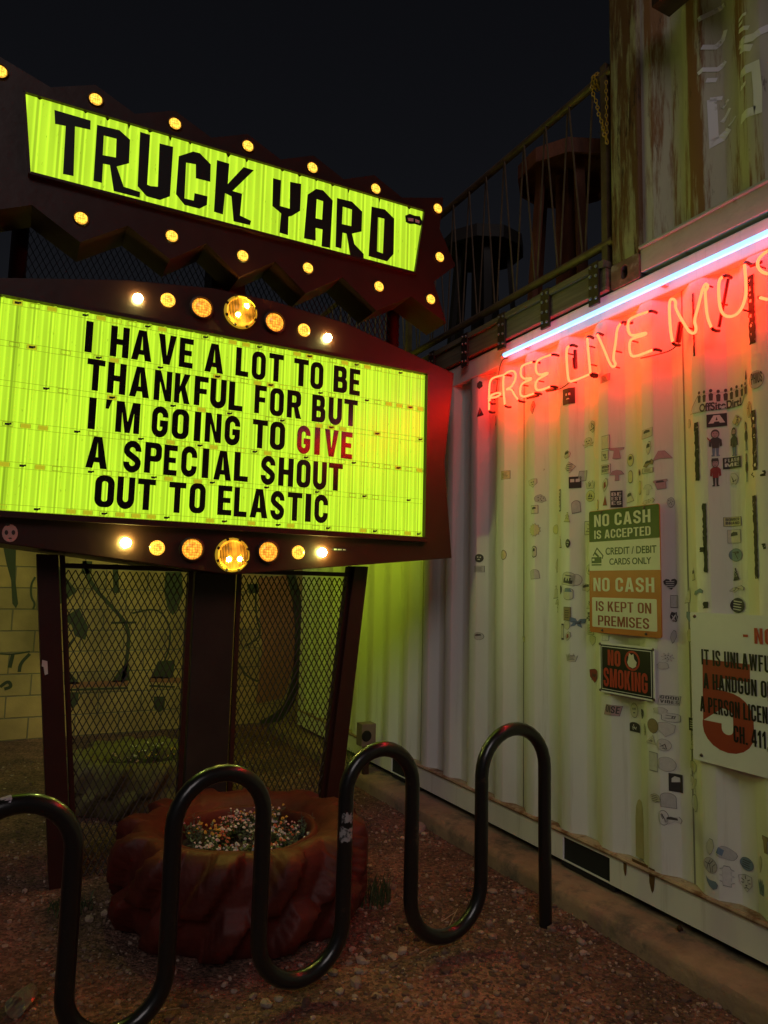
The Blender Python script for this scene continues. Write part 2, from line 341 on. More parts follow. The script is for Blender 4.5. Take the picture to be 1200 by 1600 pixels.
def glyph(c, w, t):
    h = t*.82; l, r = t/2, w-t/2; R = (w-t)/2; Q = min(.26, w*.45)
    q = max(.02, Q-t*.8)
    if c == 'I': return [rr(0, 0, t, 1)], t
    if c == 'O' or c == '0': return [rr(0, 0, w, 1, Q, Q, Q, Q), rr(t, h, w-t, 1-h, q, q, q, q)], w
    if c == 'D': return [rr(0, 0, w, 1, 0, Q, Q, 0), rr(t, h, w-t, 1-h, 0, q, q, 0)], w
    if c == 'E': u = w*.88; return [[(0, 0), (u, 0), (u, h), (t, h), (t, .5-h*.45), (u*.9, .5-h*.45), (u*.9, .5+h*.5), (t, .5+h*.5), (t, 1-h), (u, 1-h), (u, 1), (0, 1)]], u
    if c == 'F': u = w*.86; return [[(0, 0), (t, 0), (t, .5-h*.5), (u*.9, .5-h*.5), (u*.9, .5+h*.45), (t, .5+h*.45), (t, 1-h), (u, 1-h), (u, 1), (0, 1)]], u
    if c == 'L': u = w*.84; return [[(0, 0), (u, 0), (u, h), (t, h), (t, 1), (0, 1)]], u
    if c == 'T': return [[(w/2-t/2, 0), (w/2+t/2, 0), (w/2+t/2, 1-h), (w, 1-h), (w, 1), (0, 1), (0, 1-h), (w/2-t/2, 1-h)]], w
    if c == 'H': return [[(0, 0), (t, 0), (t, .5-h*.5), (w-t, .5-h*.5), (w-t, 0), (w, 0), (w, 1), (w-t, 1), (w-t, .5+h*.5), (t, .5+h*.5), (t, 1), (0, 1)]], w
    if c == 'K': u = w*1.05; return [[(0, 0), (t, 0), (t, .30), (t+.09*w, .42), (u-t*1.12, 0), (u, 0), (t+.36*w, .58), (u*.97, 1), (u*.97-t*1.15, 1), (t, .56), (t, 1), (0, 1)]], u
    if c == 'N': return [[(0, 0), (t*.92, 0), (t*.92, .64), (w-t*.98, 0), (w, 0), (w, 1), (w-t*.92, 1), (w-t*.92, .36), (t*.98, 1), (0, 1)]], w
    if c == 'M': u = w*1.3; s = t*.92; return [[(0, 0), (s, 0), (s, .66), (u/2-t*.40, 0), (u/2+t*.40, 0), (u-s, .66), (u-s, 0), (u, 0), (u, 1), (u-t*1.2, 1), (u/2, .36), (t*1.2, 1), (0, 1)]], u
    if c == 'V': u = w*1.06; return [[(u/2-t*.55, 0), (u/2+t*.55, 0), (u, 1), (u-t*1.05, 1), (u/2, .28), (t*1.05, 1), (0, 1)]], u
    if c == 'W': u = w*1.5; return [[(u*.28-t*.5, 0), (u*.28+t*.4, 0), (u/2, .6), (u*.72-t*.4, 0), (u*.72+t*.5, 0), (u, 1), (u-t, 1), (u*.72, .32), (u/2+t*.42, 1), (u/2-t*.42, 1), (u*.28, .32), (t, 1), (0, 1)]], u
    if c == 'Y': u = w*1.05; return [[(u/2-t/2, 0), (u/2+t/2, 0), (u/2+t/2, .40), (u, 1), (u-t*1.1, 1), (u/2, .62), (t*1.1, 1), (0, 1), (u/2-t/2, .40)]], u
    if c == 'A':
        u = w*1.12
        return [[(0, 0), (t*1.02, 0), (t*1.02+.06*u, .19), (u-t*1.02-.06*u, .19), (u-t*1.02, 0), (u, 0), (u/2+t*.62, 1), (u/2-t*.62, 1)], [(t*1.02+.125*u, .35), (u-t*1.02-.125*u, .35), (u/2, .82)]], u
    if c == 'P': return [[(0, 0), (t, 0), (t, .38)]+arc(w-.2, .38+.2, .2, .2, -90, 0, 5)+arc(w-.2, .8, .2, .2, 0, 90, 5)+[(0, 1)], rr(t, .38+h, w-t, 1-h, 0, .07, .07, 0)], w
    if c == 'R': return [[(0, 0), (t, 0), (t, .38), (w*.50, .38), (w-t*1.0, 0), (w*1.05, 0), (w*.80, .40)]+arc(w-.16, .58, .16, .16, -40, 0, 3)+arc(w-.2, .8, .2, .2, 0, 90, 5)+[(0, 1)], rr(t, .38+h, w-t, 1-h, 0, .07, .07, 0)], w*1.03
    if c == 'B': return [[(0, 0)]+arc(w-.2, .2, .2, .2, -90, 0, 5)+arc(w-.14, .40, .14, .13, 0, 60, 4)+arc(w-.18, .64, .14, .12, -50, 0, 4)+arc(w-.22, .82, .18, .18, 0, 90, 5)+[(0, 1)], rr(t, h, w-t, .5-h*.5, 0, .06, .06, 0), rr(t, .5+h*.5, w-t-.03, 1-h, 0, .06, .06, 0)], w
    if c == 'C': return [stroke([(r, .64)]+arc(w/2, 1-h/2-R, R, R, 0, 180, 10)+arc(w/2, h/2+R, R, R, 180, 360, 10)+[(r, .36)], t*.95)], w
    if c == 'G': return [stroke([(r, .66)]+arc(w/2, 1-h/2-R, R, R, 0, 180, 10)+arc(w/2, h/2+R, R, R, 180, 360, 10)+[(r, .45), (w*.50, .45)], t*.95)], w
    if c == 'S': return [stroke([(r, .68)]+arc(w/2, 1-h/2-R, R, R, 0, 180, 10)+[(l+.005, .655), (l+.10*w, .585), (w/2, .5), (r-.10*w, .415), (r-.005, .345)]+arc(w/2, h/2+R, R, R, 0, -180, 10)+[(l, .32)], t*.93)], w
    if c == 'U': return [stroke([(l, 1)]+arc(w/2, h/2+R, R, R, 180, 360, 10)+[(r, 1)], t)], w
    if c == '5': return [stroke([(w*.96, 1-h/2), (l*1.1, 1-h/2), (l*.95, .50), (w*.35, .585)]+arc(w/2, .40, R, .17, 75, 0, 5)+arc(w/2, h/2+R, R, R, 0, -180, 10)+[(l, .30)], t)], w
    if c == '1': return [[(w*.25, 0), (w*.25+t, 0), (w*.25+t, 1), (w*.25+t*.25, 1), (0, .80), (0, .64), (w*.25, .72)]], w*.25+t*1.15
    if c == '4': return [[(w*.55, 0), (w*.55+t, 0), (w*.55+t, .20), (w*1.02, .20), (w*1.02, .36), (w*.55+t, .36), (w*.55+t, 1), (w*.48, 1), (0, .36), (0, .20), (w*.55, .20)], [(w*.22, .36), (w*.55, .36), (w*.55, .78)]], w*1.02
    if c == '.': return [rr(0, 0, t, h)], t
    if c == ',': return [[(0, 0), (t*.3, -.14), (t*.75, -.14), (t, 0), (t, h), (0, h)]], t
    if c == "'": return [[(t*.15, .70), (t*.6, .70), (t*1.05, 1), (t*.2, 1)]], t*1.1
    if c == '-': return [rr(0, .38, w*.6, .38+h)], w*.6
    if c == '/': return [[(0, -.08), (t*.9, -.08), (w*.62, 1.05), (w*.62-t*.9, 1.05)]], w*.62
    return [], w*.55
def text_contours(s, x0, x1, y0, y1, w=.58, t=.2, gap=.10):
    x = 0; out = []
    for c in s:
        if c == ' ': x += w*.55; continue
        g, adv = glyph(c, w, t)
        out += [[(px+x, py) for px, py in q] for q in g]; x += adv+gap
    x -= gap
    return [[(x0+px/x*(x1-x0), y0+py*(y1-y0)) for px, py in q] for q in out]
def fill(contours, depth, fn):
    """closed outlines (holes by nesting) -> MB; fn maps (u, v, d) to a world point"""
    cu = bpy.data.curves.new('tmp', 'CURVE'); cu.dimensions = '2D'; cu.fill_mode = 'BOTH'; cu.extrude = depth/2
    for q in contours:
        s = cu.splines.new('POLY'); s.points.add(len(q)-1)
        for i, (a, b) in enumerate(q): s.points[i].co = (a, b, 0, 1)
        s.use_cyclic_u = True
    o = bpy.data.objects.new('tmp', cu); me = bpy.data.meshes.new_from_object(o)
    mb = MB(); mb.add([fn(v.co.x, v.co.y, v.co.z+depth/2) for v in me.vertices], [tuple(p.vertices) for p in me.polygons])
    bpy.data.objects.remove(o); bpy.data.curves.remove(cu); bpy.data.meshes.remove(me)
    return mb
def font_text(s, x0, x1, y0, y1, depth, fn, bold=0.0):
    cu = bpy.data.curves.new('tmp', 'FONT'); cu.body = s; cu.extrude = depth/2; cu.offset = bold
    o = bpy.data.objects.new('tmp', cu); me = bpy.data.meshes.new_from_object(o)
    xs = [v.co.x for v in me.vertices]; ys = [v.co.y for v in me.vertices]; ax, bx, ay, by = min(xs), max(xs), min(ys), max(ys)
    mb = MB(); mb.add([fn(x0+(v.co.x-ax)/(bx-ax)*(x1-x0), y0+(v.co.y-ay)/(by-ay)*(y1-y0), v.co.z+depth/2) for v in me.vertices], [tuple(p.vertices) for p in me.polygons])
    bpy.data.objects.remove(o); bpy.data.curves.remove(cu); bpy.data.meshes.remove(me)
    return mb
def on_sign(Y):  return lambda u, v, d: (u, Y-d, v)
def on_wall(X):  return lambda u, v, d: (X-d, -u, v)      # u = -Y, to the right as seen

# ------------------------------------------------------------------ ground
def gz(x, y):
    return noise.noise((x*.9, y*.9, 0))*.018 + noise.noise((x*4, y*4, 3))*.007 + noise.noise((x*14, y*14, 7))*.0035
def lines(a, b, step, far):
    c = list(np.arange(a, b+1e-6, step)); k = step; lo, hi = [], []
    x = a
    while x > -far: k *= 1.5; x -= k; lo.append(x)
    k = step; x = b
    while x < far: k *= 1.5; x += k; hi.append(x)
    return lo[::-1]+c+hi
gx = lines(-1.2, 3.2, .045, 70); gy = lines(1.2, 7.9, .045, 70)
g = MB(); nx, ny = len(gx), len(gy)
g.add([(x, y, gz(x, y)) for y in gy for x in gx], [(j*nx+i, j*nx+i+1, (j+1)*nx+i+1, (j+1)*nx+i) for j in range(ny-1) for i in range(nx-1)])
struct(obj('ground', g, M_GROUND, sm=True))

# gravel: too many to count
def stones():
    bm = bmesh.new(); bmesh.ops.create_icosphere(bm, subdivisions=1, radius=1)
    V = np.array([v.co[:] for v in bm.verts]); Fc = np.array([[v.index for v in f.verts] for f in bm.faces]); bm.free()
    R = np.random.RandomState(3); vs = []; fs = []; k = 0; made = 0
    while made < 15000:
        x = R.uniform(-1.1, 2.42); y = R.uniform(1.5, 6.8)**1.0
        if R.rand() > min(1, 2.6/y)**1.5: continue
        if (x-1.0)**2+(y-3.36)**2 < .45**2: continue
        dens = .5+.9*noise.noise((x*1.3, y*1.3, 9))+.35*(x > 1.3)
        if R.rand() > max(.12, dens): continue
        s = min(.026, .0050*math.exp(R.normal(0, .55)))
        A = R.uniform(.6, 1.35, 3)*s; A[2] *= .7; th = R.uniform(0, 6.28); c, sn = math.cos(th), math.sin(th)
        P = V*(1+R.uniform(-.25, .25, (len(V), 1)))*A
        P = np.stack([P[:, 0]*c-P[:, 1]*sn+x, P[:, 0]*sn+P[:, 1]*c+y, P[:, 2]+gz(x, y)+A[2]*.3], 1)
        vs.append(P); fs.append(Fc+k); k += len(V); made += 1
    me = bpy.data.meshes.new('gravel'); me.from_pydata(np.concatenate(vs).tolist(), [], np.concatenate(fs).tolist()); me.materials.append(M_STONES)
    o = bpy.data.objects.new('gravel', me); COL.objects.link(o); o['kind'] = 'stuff'; o['label'] = 'loose reddish brown gravel spread over the dirt ground'; o['category'] = 'gravel'
stones()

# kerb under the container: one cast strip with a worn, uneven arris
kb = MB(); ys = list(np.arange(-1.0, 7.2, .08)); prof_n = 7
for j, y in enumerate(ys):
    e = noise.noise((y*3, 1, 0))*.008; e2 = noise.noise((y*9, 5, 0))*.004
    kb.v += [(2.415+e, y, -.10), (2.41+e+e2, y, .055+e2), (2.418+e, y, .078+e2), (2.432+e, y, .087+e2*.5), (2.55, y, .092+e*.3), (2.75, y, .092), (2.75, y, -.10)]
for j in range(len(ys)-1):
    for i in range(prof_n-1): kb.f.append((j*prof_n+i, j*prof_n+i+1, (j+1)*prof_n+i+1, (j+1)*prof_n+i)); kb.m.append(0)
kb.f.append(tuple(range(prof_n))); kb.m.append(0)
struct(obj('kerb', kb, M_CONC, sm=True))

# ------------------------------------------------------------------ lower container
PER, Y0 = .2857, 2.83
XO, XI = 2.602, 2.646                                            # outer and inner flats of the ribs
def prof(y, xo=XO, xi=XI):
    p = ((Y0+.0364-y) % PER)                                     # p grows towards the viewer
    if p < .0728: return xo+(xi-xo)*p/.0728
    if p < .1428: return xi
    if p < .2157: return xi-(xi-xo)*(p-.1428)/.0729
    return xo
def corrugated(ya, yb, z0, z1, xo, xi, nz=1):
    ks = []; n0 = int((ya-Y0)/PER)-2
    for k in range(n0, int((yb-Y0)/PER)+3):
        b = Y0+.0364+k*PER
        ks += [b, b-.0728, b-.1428, b-.2157]
    ks = sorted(y for y in ks if ya < y < yb); ks = [ya]+ks+[yb]
    fine = []
    for a, b in zip(ks, ks[1:]):
        L_ = b-a; e = min(.004, L_*.25); fine += [a+e, b-e]
    fine = [ya]+fine+[yb]
    zs = [z0+(z1-z0)*i/nz for i in range(nz+1)]
    mb = MB(); n = len(fine)
    mb.add([(prof(y, xo, xi), y, z) for z in zs for y in fine], [(j*n+i, j*n+i+1, (j+1)*n+i+1, (j+1)*n+i) for j in range(nz) for i in range(n-1)])
    return mb
YN, YF, ZB, ZT = -5.4, 6.80, .13, 3.03
lc = empty('shipping_container', 'long white corrugated shipping container at ground level covered in stickers and signs', 'shipping container', 'stacked shipping containers')
wl = obj('corrugated_wall', corrugated(YN+.1, YF-.14, .275, 2.905, XO, XI), M_WHITE, lc, sm=True)
s = MB()
for yseam in (2.158, 3.30, 4.45): s.box(prof(yseam)-.0025, prof(yseam)+.002, yseam-.003, yseam+.003, .28, 2.90)
obj('weld_seam', s, mat('seam_grey', (.30, .28, .25), .6), lc)  # darker grey line along each welded joint
obj('top_rail', MB().box(2.598, 2.66, YN, YF, 2.90, ZT), M_WHITE, lc, bevel=.005)
rl = MB(); pockets = [(2.60, 2.925), (4.42, 4.80)]
cuts = [YN]+[y for p in pockets for y in p]+[YF]
for a, b in zip(cuts[::2], cuts[1::2]): rl.box(2.60, 2.610, a, b, ZB, .262)
for a, b in pockets: rl.box(2.601, 2.609, a, b, .247, .262); rl.box(2.601, 2.609, a, b, ZB, .136)
obj('bottom_rail', rl, M_WHITE, lc)
lp = MB(); yy = list(np.arange(YN, YF, .06))
for j, y in enumerate(yy):
    e = noise.noise((y*9, 2, 2))*.0022
    lp.v += [(2.592, y, .263), (2.588+e, y, .272), (2.594, y, .281+e), (2.642, y, .285+e)]
for j in range(len(yy)-1):
    for i in range(3): lp.f.append((j*4+i, j*4+i+1, j*4+i+5, j*4+i+4)); lp.m.append(0)
obj('rail_lip', lp, M_LIP, lc, sm=True)
for a, b in pockets: obj('forklift_pocket', MB().box(2.6105, 3.4, a-.02, b+.02, .10, .275), M_DARK, lc)  # solid block, its black standing in for the shade of the hollow
obj('corner_post', MB().box(2.60, 2.72, YF-.14, YF, .262, 2.90), M_WHITE, lc, bevel=.01)
obj('roof', MB().box(2.66, 5.03, YN, YF, 2.98, 3.025), M_WHITE, lc)
eb = MB().box(2.661, 5.03, YF-.06, YF-.02, ZB, 2.98).box(2.661, 5.03, YN, YN+.04, ZB, 2.98).box(4.98, 5.03, YN+.05, YF-.07, ZB, 2.97)
obj('end_walls', eb, M_WHITE, lc)
st = MB()                                                        # rust runs under the lip and the brown tide mark on a rib
for (x, y, ww, hh) in ((977, 1357, 8, 26), (1019, 1376, 13, 40), (1000, 1352, 36, 12)):
    c = un(x, y, 0, 2.60); k = c.x/ (1100*.45)
    a = ww*.0026; b = hh*.0026
    st.merge(fill([[(-c.y-a/2, c.z+b*.5), (-c.y-a*.45, c.z-b*.1), (-c.y-a*.15, c.z-b*.42), (-c.y+a*.05, c.z-b*.5), (-c.y+a*.3, c.z-b*.35), (-c.y+a*.5, c.z+b*.1), (-c.y+a*.5, c.z+b*.5)]], 0, lambda u, v, d: (2.5985, -u, v)))
obj('rust_run', st, mat('rust_run', (.15, .075, .02), .8, var=.4, vscale=30), lc)
td = MB(); c = un(995, 1300, 0, 2.62)
ty = [(c.y+.030, .292), (c.y+.029, .46), (c.y+.025, .515), (c.y+.014, .545), (c.y+.003, .553), (c.y-.010, .543), (c.y-.021, .51), (c.y-.026, .45), (c.y-.026, .292)]
td.merge(fill([[(-y, z) for y, z in ty]], 0, lambda u, v, d: (prof(-u)-.0018, -u, v)))
obj('tide_stain', td, mat('tide_stain', (.52, .45, .25), .6, var=.2), lc)

# ------------------------------------------------------------------ upper container
uc = empty('shipping_container', 'rust streaked cream shipping container stacked on top at upper right', 'shipping container', 'stacked shipping containers')
YE, ZU = 2.54, 3.035
obj('corrugated_wall', corrugated(-4.6, 2.36, 3.16, 5.75, 2.628, 2.684), M_UPPER, uc, sm=True)
obj('corner_post', MB().box(2.598, 2.70, 2.358, YE, 3.165, 5.75), M_UPPOST, uc, bevel=.012)
obj('bottom_rail', MB().box(2.600, 2.655, -4.6, 2.355, 3.06, 3.175).box(2.585, 2.66, -4.6, 2.355, 3.176, 3.19), M_UPRAIL, uc, bevel=.004)
hole = rr(-.022, -.036, .022, .036, .021, .021, .021, .021)
cst = fill([rr(-YE, ZU, -2.358, 3.163, .012, .012, .012, .012), [(u-2.452, v+3.10) for u, v in hole]], .07, lambda u, v, d: (2.592+d, -u, v))
cst.box(2.664, 2.70, 2.37, 2.53, 3.045, 3.155, 1)
obj('corner_casting', cst, [M_CAST, M_DARK], uc)
obj('roof', MB().box(2.70, 5.03, -4.6, YE, 5.70, 5.75), M_UPPER, uc)
obj('end_wall', MB().box(2.702, 5.03, YE-.05, YE-.01, ZU, 5.70).box(2.68, 5.03, -4.6, -4.55, ZU, 5.70), M_UPPER, uc)
gf = MB()
def up(x, y): p = un(900+x/4, y/4, 0, 2.64); return p
def strip(path, wpx, taper=1.0):
    w_ = wpx*.00095
    P = [(-up(*p).y, up(*p).z) for p in path]
    # resample so that the paint follows the ribs
    Q = [P[0]]
    for a, b in zip(P, P[1:]):
        n = max(1, int(math.hypot(b[0]-a[0], b[1]-a[1])/.012))
        Q += [(a[0]+(b[0]-a[0])*i/n, a[1]+(b[1]-a[1])*i/n) for i in range(1, n+1)]
    ct = stroke(Q, w_); n = len(Q)
    vs = [(prof(-u, 2.628, 2.684)-.003, -u, v) for u, v in ct]
    gf.add(vs, [(i, i+1, 2*n-2-i, 2*n-1-i) for i in range(n-1)])
for p, ww in (([(775, 135), (830, 75), (890, 5)], 26), ([(795, 300), (850, 282), (880, 230), (897, 165)], 24), ([(775, 470), (800, 440), (860, 420), (897, 360)], 22), ([(815, 503), (857, 488)], 22),
              ([(838, 615), (842, 700), (850, 885), (880, 850), (918, 785)], 34), ([(1010, 470), (1080, 440), (1135, 415), (1148, 560), (1150, 690), (1080, 715), (1010, 738)], 40), ([(1010, 548), (1075, 524)], 18),
              ([(1000, 122), (1077, 92)], 14), ([(1000, 153), (1050, 138)], 14), ([(1000, 188), (1095, 180)], 18), ([(1000, 275), (1120, 240), (1160, 205), (1200, 165)], 34), ([(1012, 308), (1112, 305)], 28), ([(880, 660), (915, 600)], 14), ([(880, 750), (925, 655)], 16), ([(830, 620), (880, 595)], 20), ([(915, 770), (940, 740), (960, 705)], 8)):
    strip(p, ww)
obj('graffiti', gf, mat('pale_spray_paint', (.92, .88, .94), .6, col2=(.5, .46, .42), c2scale=14, c2lo=.58, c2hi=.66), uc)
aw = MB().box(2.48, 2.60, 1.1, 2.155, 4.262, 4.36)
tag(obj('wooden_beam', aw, M_BRACKET, bevel=.004), 'dark brown beam end sticking out of the upper container wall at the top of the picture', 'beam')

# ------------------------------------------------------------------ deck edge, railing
dk = empty('roof_deck', 'timber deck edge bolted along the top of the white container', 'deck')
fb = MB().box(2.575, 2.615, 2.56, 6.9, 3.045, 3.165)
obj('fascia_board', fb, M_TIMBER, dk, bevel=.004)
obj('edge_board', MB().box(2.56, 2.70, 2.56, 6.9, 3.168, 3.205), M_TIMBER, dk, bevel=.003)
obj('deck_floor', MB().box(2.70, 5.0, 2.56, 6.9, 3.05, 3.20), M_TIMBER, dk)
for y in (2.63, 3.012, 3.42, 3.824, 4.25, 4.7):
    ww = .072
    b = obj('bracket', MB().box(2.558, 2.573, y-ww/2, y+ww/2, 2.985, 3.215), M_BRACKET, dk, bevel=.003)
    for zz in (3.02, 3.08, 3.14, 3.19):
        for s_ in (-1, 1): obj('bolt', MB().lathe([(0, -.009), (.006, -.008), (.009, -.003), (.009, 0)], (2.558, y+s_*.020, zz+s_*.004), 8, axis='x'), M_BOLT, b)
rg = empty('deck_railing', 'rusty pipe railing with zigzag rods on the roof deck', 'railing')
obj('top_pipe', MB().tube([(2.63, 2.55, 4.275), (2.63, 7.0, 4.29)], .024, 12), M_RAIL, rg, sm=True)
obj('bottom_pipe', MB().tube([(2.63, 2.55, 3.322), (2.63, 7.0, 3.326)], .024, 12), M_RAIL, rg, sm=True)
for y in (2.60, 4.72, 6.85): obj('post', MB().box(2.61, 2.65, y-.02, y+.02, 3.2, 4.27 if y > 3 else 4.33), M_RAIL, rg)
ndy = .2; y = 2.68; i = 0; zz = MB()
while y < 6.9:
    obj('zigzag_rod', MB().tube([(2.63, y+.012, 4.265), (2.645, y+.10, 3.33)], .0055, 5), M_RAIL, rg)
    obj('zigzag_rod', MB().tube([(2.615, y-.012+.2, 4.265), (2.63, y+.10, 3.33)], .0055, 5), M_RAIL, rg)
    y += ndy
ch = MB()
def link(c, t, s_, side):
    t = Vector(t).normalized(); u = t.orthogonal().normalized(); w_ = t.cross(u); a = u if side else w_
    ch.tube([Vector(c)+t*(math.cos(q)*s_*1.5)+a*(math.sin(q)*s_*.8) for q in [2*math.pi*k/10 for k in range(10)]], s_*.26, 5, closed=True)
for j in range(17): link((2.595-.004*math.sin(j), 2.665-.0065*j, 4.235-.0235*j), (0, -.25, -1), .0098, j % 2)
for j in range(15): link((2.60, 2.565+.002*math.sin(j), 4.20-.0235*j), (0, 0, 1), .0085, j % 2)
for j in range(22):
    a = j*.62; link((2.63+.036*math.cos(a), 2.63+.045*j/22, 4.275+.036*math.sin(a)), (-math.sin(a), .4, math.cos(a)), .0100, j % 2)
tag(obj('chain', ch, M_CHAIN, sm=True), 'yellow chain wrapped round the railing end and hanging down', 'chain')

def bar_table(c, R, top, mats, label, legs=5):
    t = empty('bar_table', label, 'table', 'round tables on the roof deck'); n = 10
    ring = lambda r, z: [(c[0]+r*math.cos(2*math.pi*k/n+.2), c[1]+r*math.sin(2*math.pi*k/n+.2), z) for k in range(n)]
    obj('tabletop', MB().hexa(ring(R*.97, top-.035), ring(R*.97, top)), mats, t, bevel=.003)
    obj('rim', MB().add(ring(R, top-.085)+ring(R, top+.012)+ring(R*.95, top-.085)+ring(R*.95, top-.037), [(i, (i+1) % n, (i+1) % n+n, i+n) for i in range(n)]+[(i, (i+1) % n, (i+1) % n+2*n, i+2*n) for i in range(n)]+[(i+2*n, (i+1) % n+2*n, (i+1) % n+3*n, i+3*n) for i in range(n)]+[tuple(range(n, 2*n))]), mats, t)
    for k in range(legs):
        a = 2*math.pi*k/legs+.5; d = Vector((math.cos(a), math.sin(a), 0)); e = Vector((-d.y, d.x, 0))*.03
        A = Vector((c[0], c[1], 0))+d*R*.62; B = Vector((c[0], c[1], 0))+d*R*.85
        mk = lambda P, z: [(P+s1*e+d*s2*.018+Vector((0, 0, z)))[:] for s1, s2 in ((-1, -1), (1, -1), (1, 1), (-1, 1))]
        obj('leg', MB().hexa(mk(B, 3.2), mk(A, top-.04)), mats, t)
    obj('centre_post', MB().box(c[0]-.06, c[0]+.06, c[1]-.06, c[1]+.06, 3.2, top-.036), mats, t)
bar_table((3.06, 3.36), .34, 4.28, M_TABLE, 'round red brown bar table with splayed legs on the deck behind the railing')
bar_table((3.12, 4.42), .33, 4.24, M_TABLED, 'dark round bar table standing farther along the deck')

# ------------------------------------------------------------------ fluorescent tube and neon sign
tl = empty('fluorescent_light', 'long white fluorescent tube glowing along the top edge of the white container', 'tube light')
obj('tube', MB().tube([(2.553, 3.375, 2.932), (2.553, .6, 2.942)], .0135, 12), M_TUBE, tl, sm=True)
obj('end_cap', MB().tube([(2.553, 3.402, 2.932), (2.553, 3.376, 2.932)], .0145, 10), M_HOUSE, tl, sm=True)
for y in (3.2, 2.2, 1.25): obj('clip', MB().box(2.566, 2.598, y-.012, y+.012, 2.925, 2.95), M_HOUSE, tl)
ns = empty('neon_sign', 'red neon tube lettering reading FREE LIVE MUSIC mounted on the white container', 'neon sign')
NX = 2.548
def npx(p): q = un(700+p[0]/2.4, 250+p[1]/2.4, 0, NX); return Vector((NX, q.y, q.z))
def rounded(P, it=3):
    for _ in range(it):
        Q = [P[0]]
        for a, b in zip(P, P[1:]): Q += [a*.75+b*.25, a*.25+b*.75]
        Q.append(P[-1]); P = Q
    return P
LET = [('F', [(212, 806), (170, 815), (156, 830), (154, 880), (154, 938)]), ('F', [(156, 905), (158, 882), (190, 871), (200, 878), (180, 890), (158, 892)]),
 ('R', [(213, 918), (208, 870), (206, 812), (225, 792), (250, 790), (256, 815), (240, 850), (214, 862), (238, 858), (248, 880), (263, 900)]),
 ('E', [(318, 757), (283, 768), (273, 780), (272, 808), (285, 822), (312, 816), (312, 824), (282, 834), (271, 850), (270, 880), (283, 890), (324, 875)]),
 ('E', [(388, 730), (345, 744), (330, 760), (328, 792), (342, 808), (374, 796), (372, 804), (342, 818), (328, 834), (328, 858), (340, 866), (384, 850)]),
 ('L', [(456, 697), (445, 705), (444, 740), (450, 825), (460, 833), (532, 803)]),
 ('I', [(522, 668), (526, 720), (534, 802)]),
 ('V', [(560, 655), (585, 710), (608, 768), (622, 778), (630, 764), (618, 748), (628, 690), (634, 630), (648, 613)]),
 ('E', [(752, 568), (690, 590), (675, 606), (674, 640), (688, 662), (744, 646), (742, 655), (692, 668), (679, 684), (682, 728), (698, 740), (768, 712)]),
 ('M', [(842, 682), (834, 640), (828, 540), (838, 517), (856, 530), (850, 552), (880, 605), (905, 646), (925, 652), (932, 630), (922, 605), (938, 550), (950, 500), (958, 475), (968, 462), (976, 474), (966, 492), (964, 476), (966, 530), (972, 590), (988, 628)]),
 ('U', [(1030, 438), (1018, 448), (1014, 480), (1018, 550), (1032, 582), (1062, 590), (1095, 570), (1116, 520), (1118, 470), (1112, 392)]),
 ('S', [(1225, 330), (1190, 345), (1162, 372), (1160, 402), (1182, 424), (1215, 428), (1240, 455), (1236, 500), (1205, 526), (1170, 516)]),
 ('I', [(1330, 290), (1334, 370), (1340, 460)]), ('C', [(1560, 180), (1490, 190), (1440, 250), (1438, 340), (1490, 400), (1580, 380)])]
lastp = None
for k, (nm, P) in enumerate(LET):
    Q = rounded([npx(p) for p in P])
    le = obj('letter_tube', MB().tube(Q, .0062, 8), M_NEON, ns, sm=True)
    for e_, f_ in ((Q[0], Q[1]), (Q[-1], Q[-2])):
        d = (e_-f_).normalized(); bt = MB().tube([e_, e_+d*.010+Vector((.006, 0, 0)), e_+d*.013+Vector((.022, 0, 0)), e_+d*.008+Vector((.045, 0, 0))], .0072, 7); obj('blacked_out_tube', bt, M_BOOT, le, sm=True)
    for q in (Q[len(Q)//3], Q[2*len(Q)//3]): obj('glass_support', MB().tube([q+Vector((.007, 0, 0)), q+Vector((.05, 0, 0))], .004, 5), M_BOOT, le)
for (a, b, r) in (((462, 710), (464, 780), .010), ((460, 740), (463, 775), .013), ((858, 604), (846, 680), .013), ((1035, 440), (1000, 622), .007), ((283, 890), (325, 880), .009), ((356, 862), (388, 856), .010), ((648, 612), (676, 606), .007), ((1118, 392), (1160, 376), .007)):
    A, B = npx(a), npx(b); A.x = B.x = 2.575; obj('electrode', MB().tube([A, B], r, 8), M_BOOT, ns, sm=True)
for P in ([(205, 738), (180, 745), (168, 810), (156, 905)], [(384, 858), (410, 850), (445, 820)], [(700, 738), (770, 722), (815, 708), (842, 682)]):
    Q = [npx(p) for p in P]
    for q in Q: q.x = 2.588
    obj('cable', MB().tube(rounded(Q), .003, 5), M_BLACK, ns, sm=True)

# ------------------------------------------------------------------ the big roadside sign
sg = empty('marquee_sign', 'tall dark red roadside sign with lit green marquee board, zigzag header and amber lamps', 'sign')
CX = 1.02
FR = [(2.412, 1.697), (CX, 1.552), (-.372, 1.697), (-.31, 2.297), (-.372, 2.886), (.40, 3.050), (.85, 3.106), (1.2, 3.106), (1.65, 3.066), (2.412, 2.886), (2.350, 2.297)]
fr = MB().hexa([(x, 3.718, z) for x, z in FR], [(x, 4.28, z) for x, z in FR])
mf = obj('marquee_cabinet', fr, M_RED, sg, bevel=.004)
PX0, PX1, PZ0, PZ1 = -.155, 2.185, 1.815, 2.832
pm = MB(); N_ = 32                                               # ribbed sheet
xs = []; k = math.floor(PX0/.0745)
while k*.0745 < PX1:
    for q, d in ((0, 0), (.06, -.007), (.14, -.007), (.2, 0)):
        x = (k+q)*.0745
        if PX0 < x < PX1: xs.append((x, d))
    k += 1
xs = [(PX0, 0)]+xs+[(PX1, 0)]
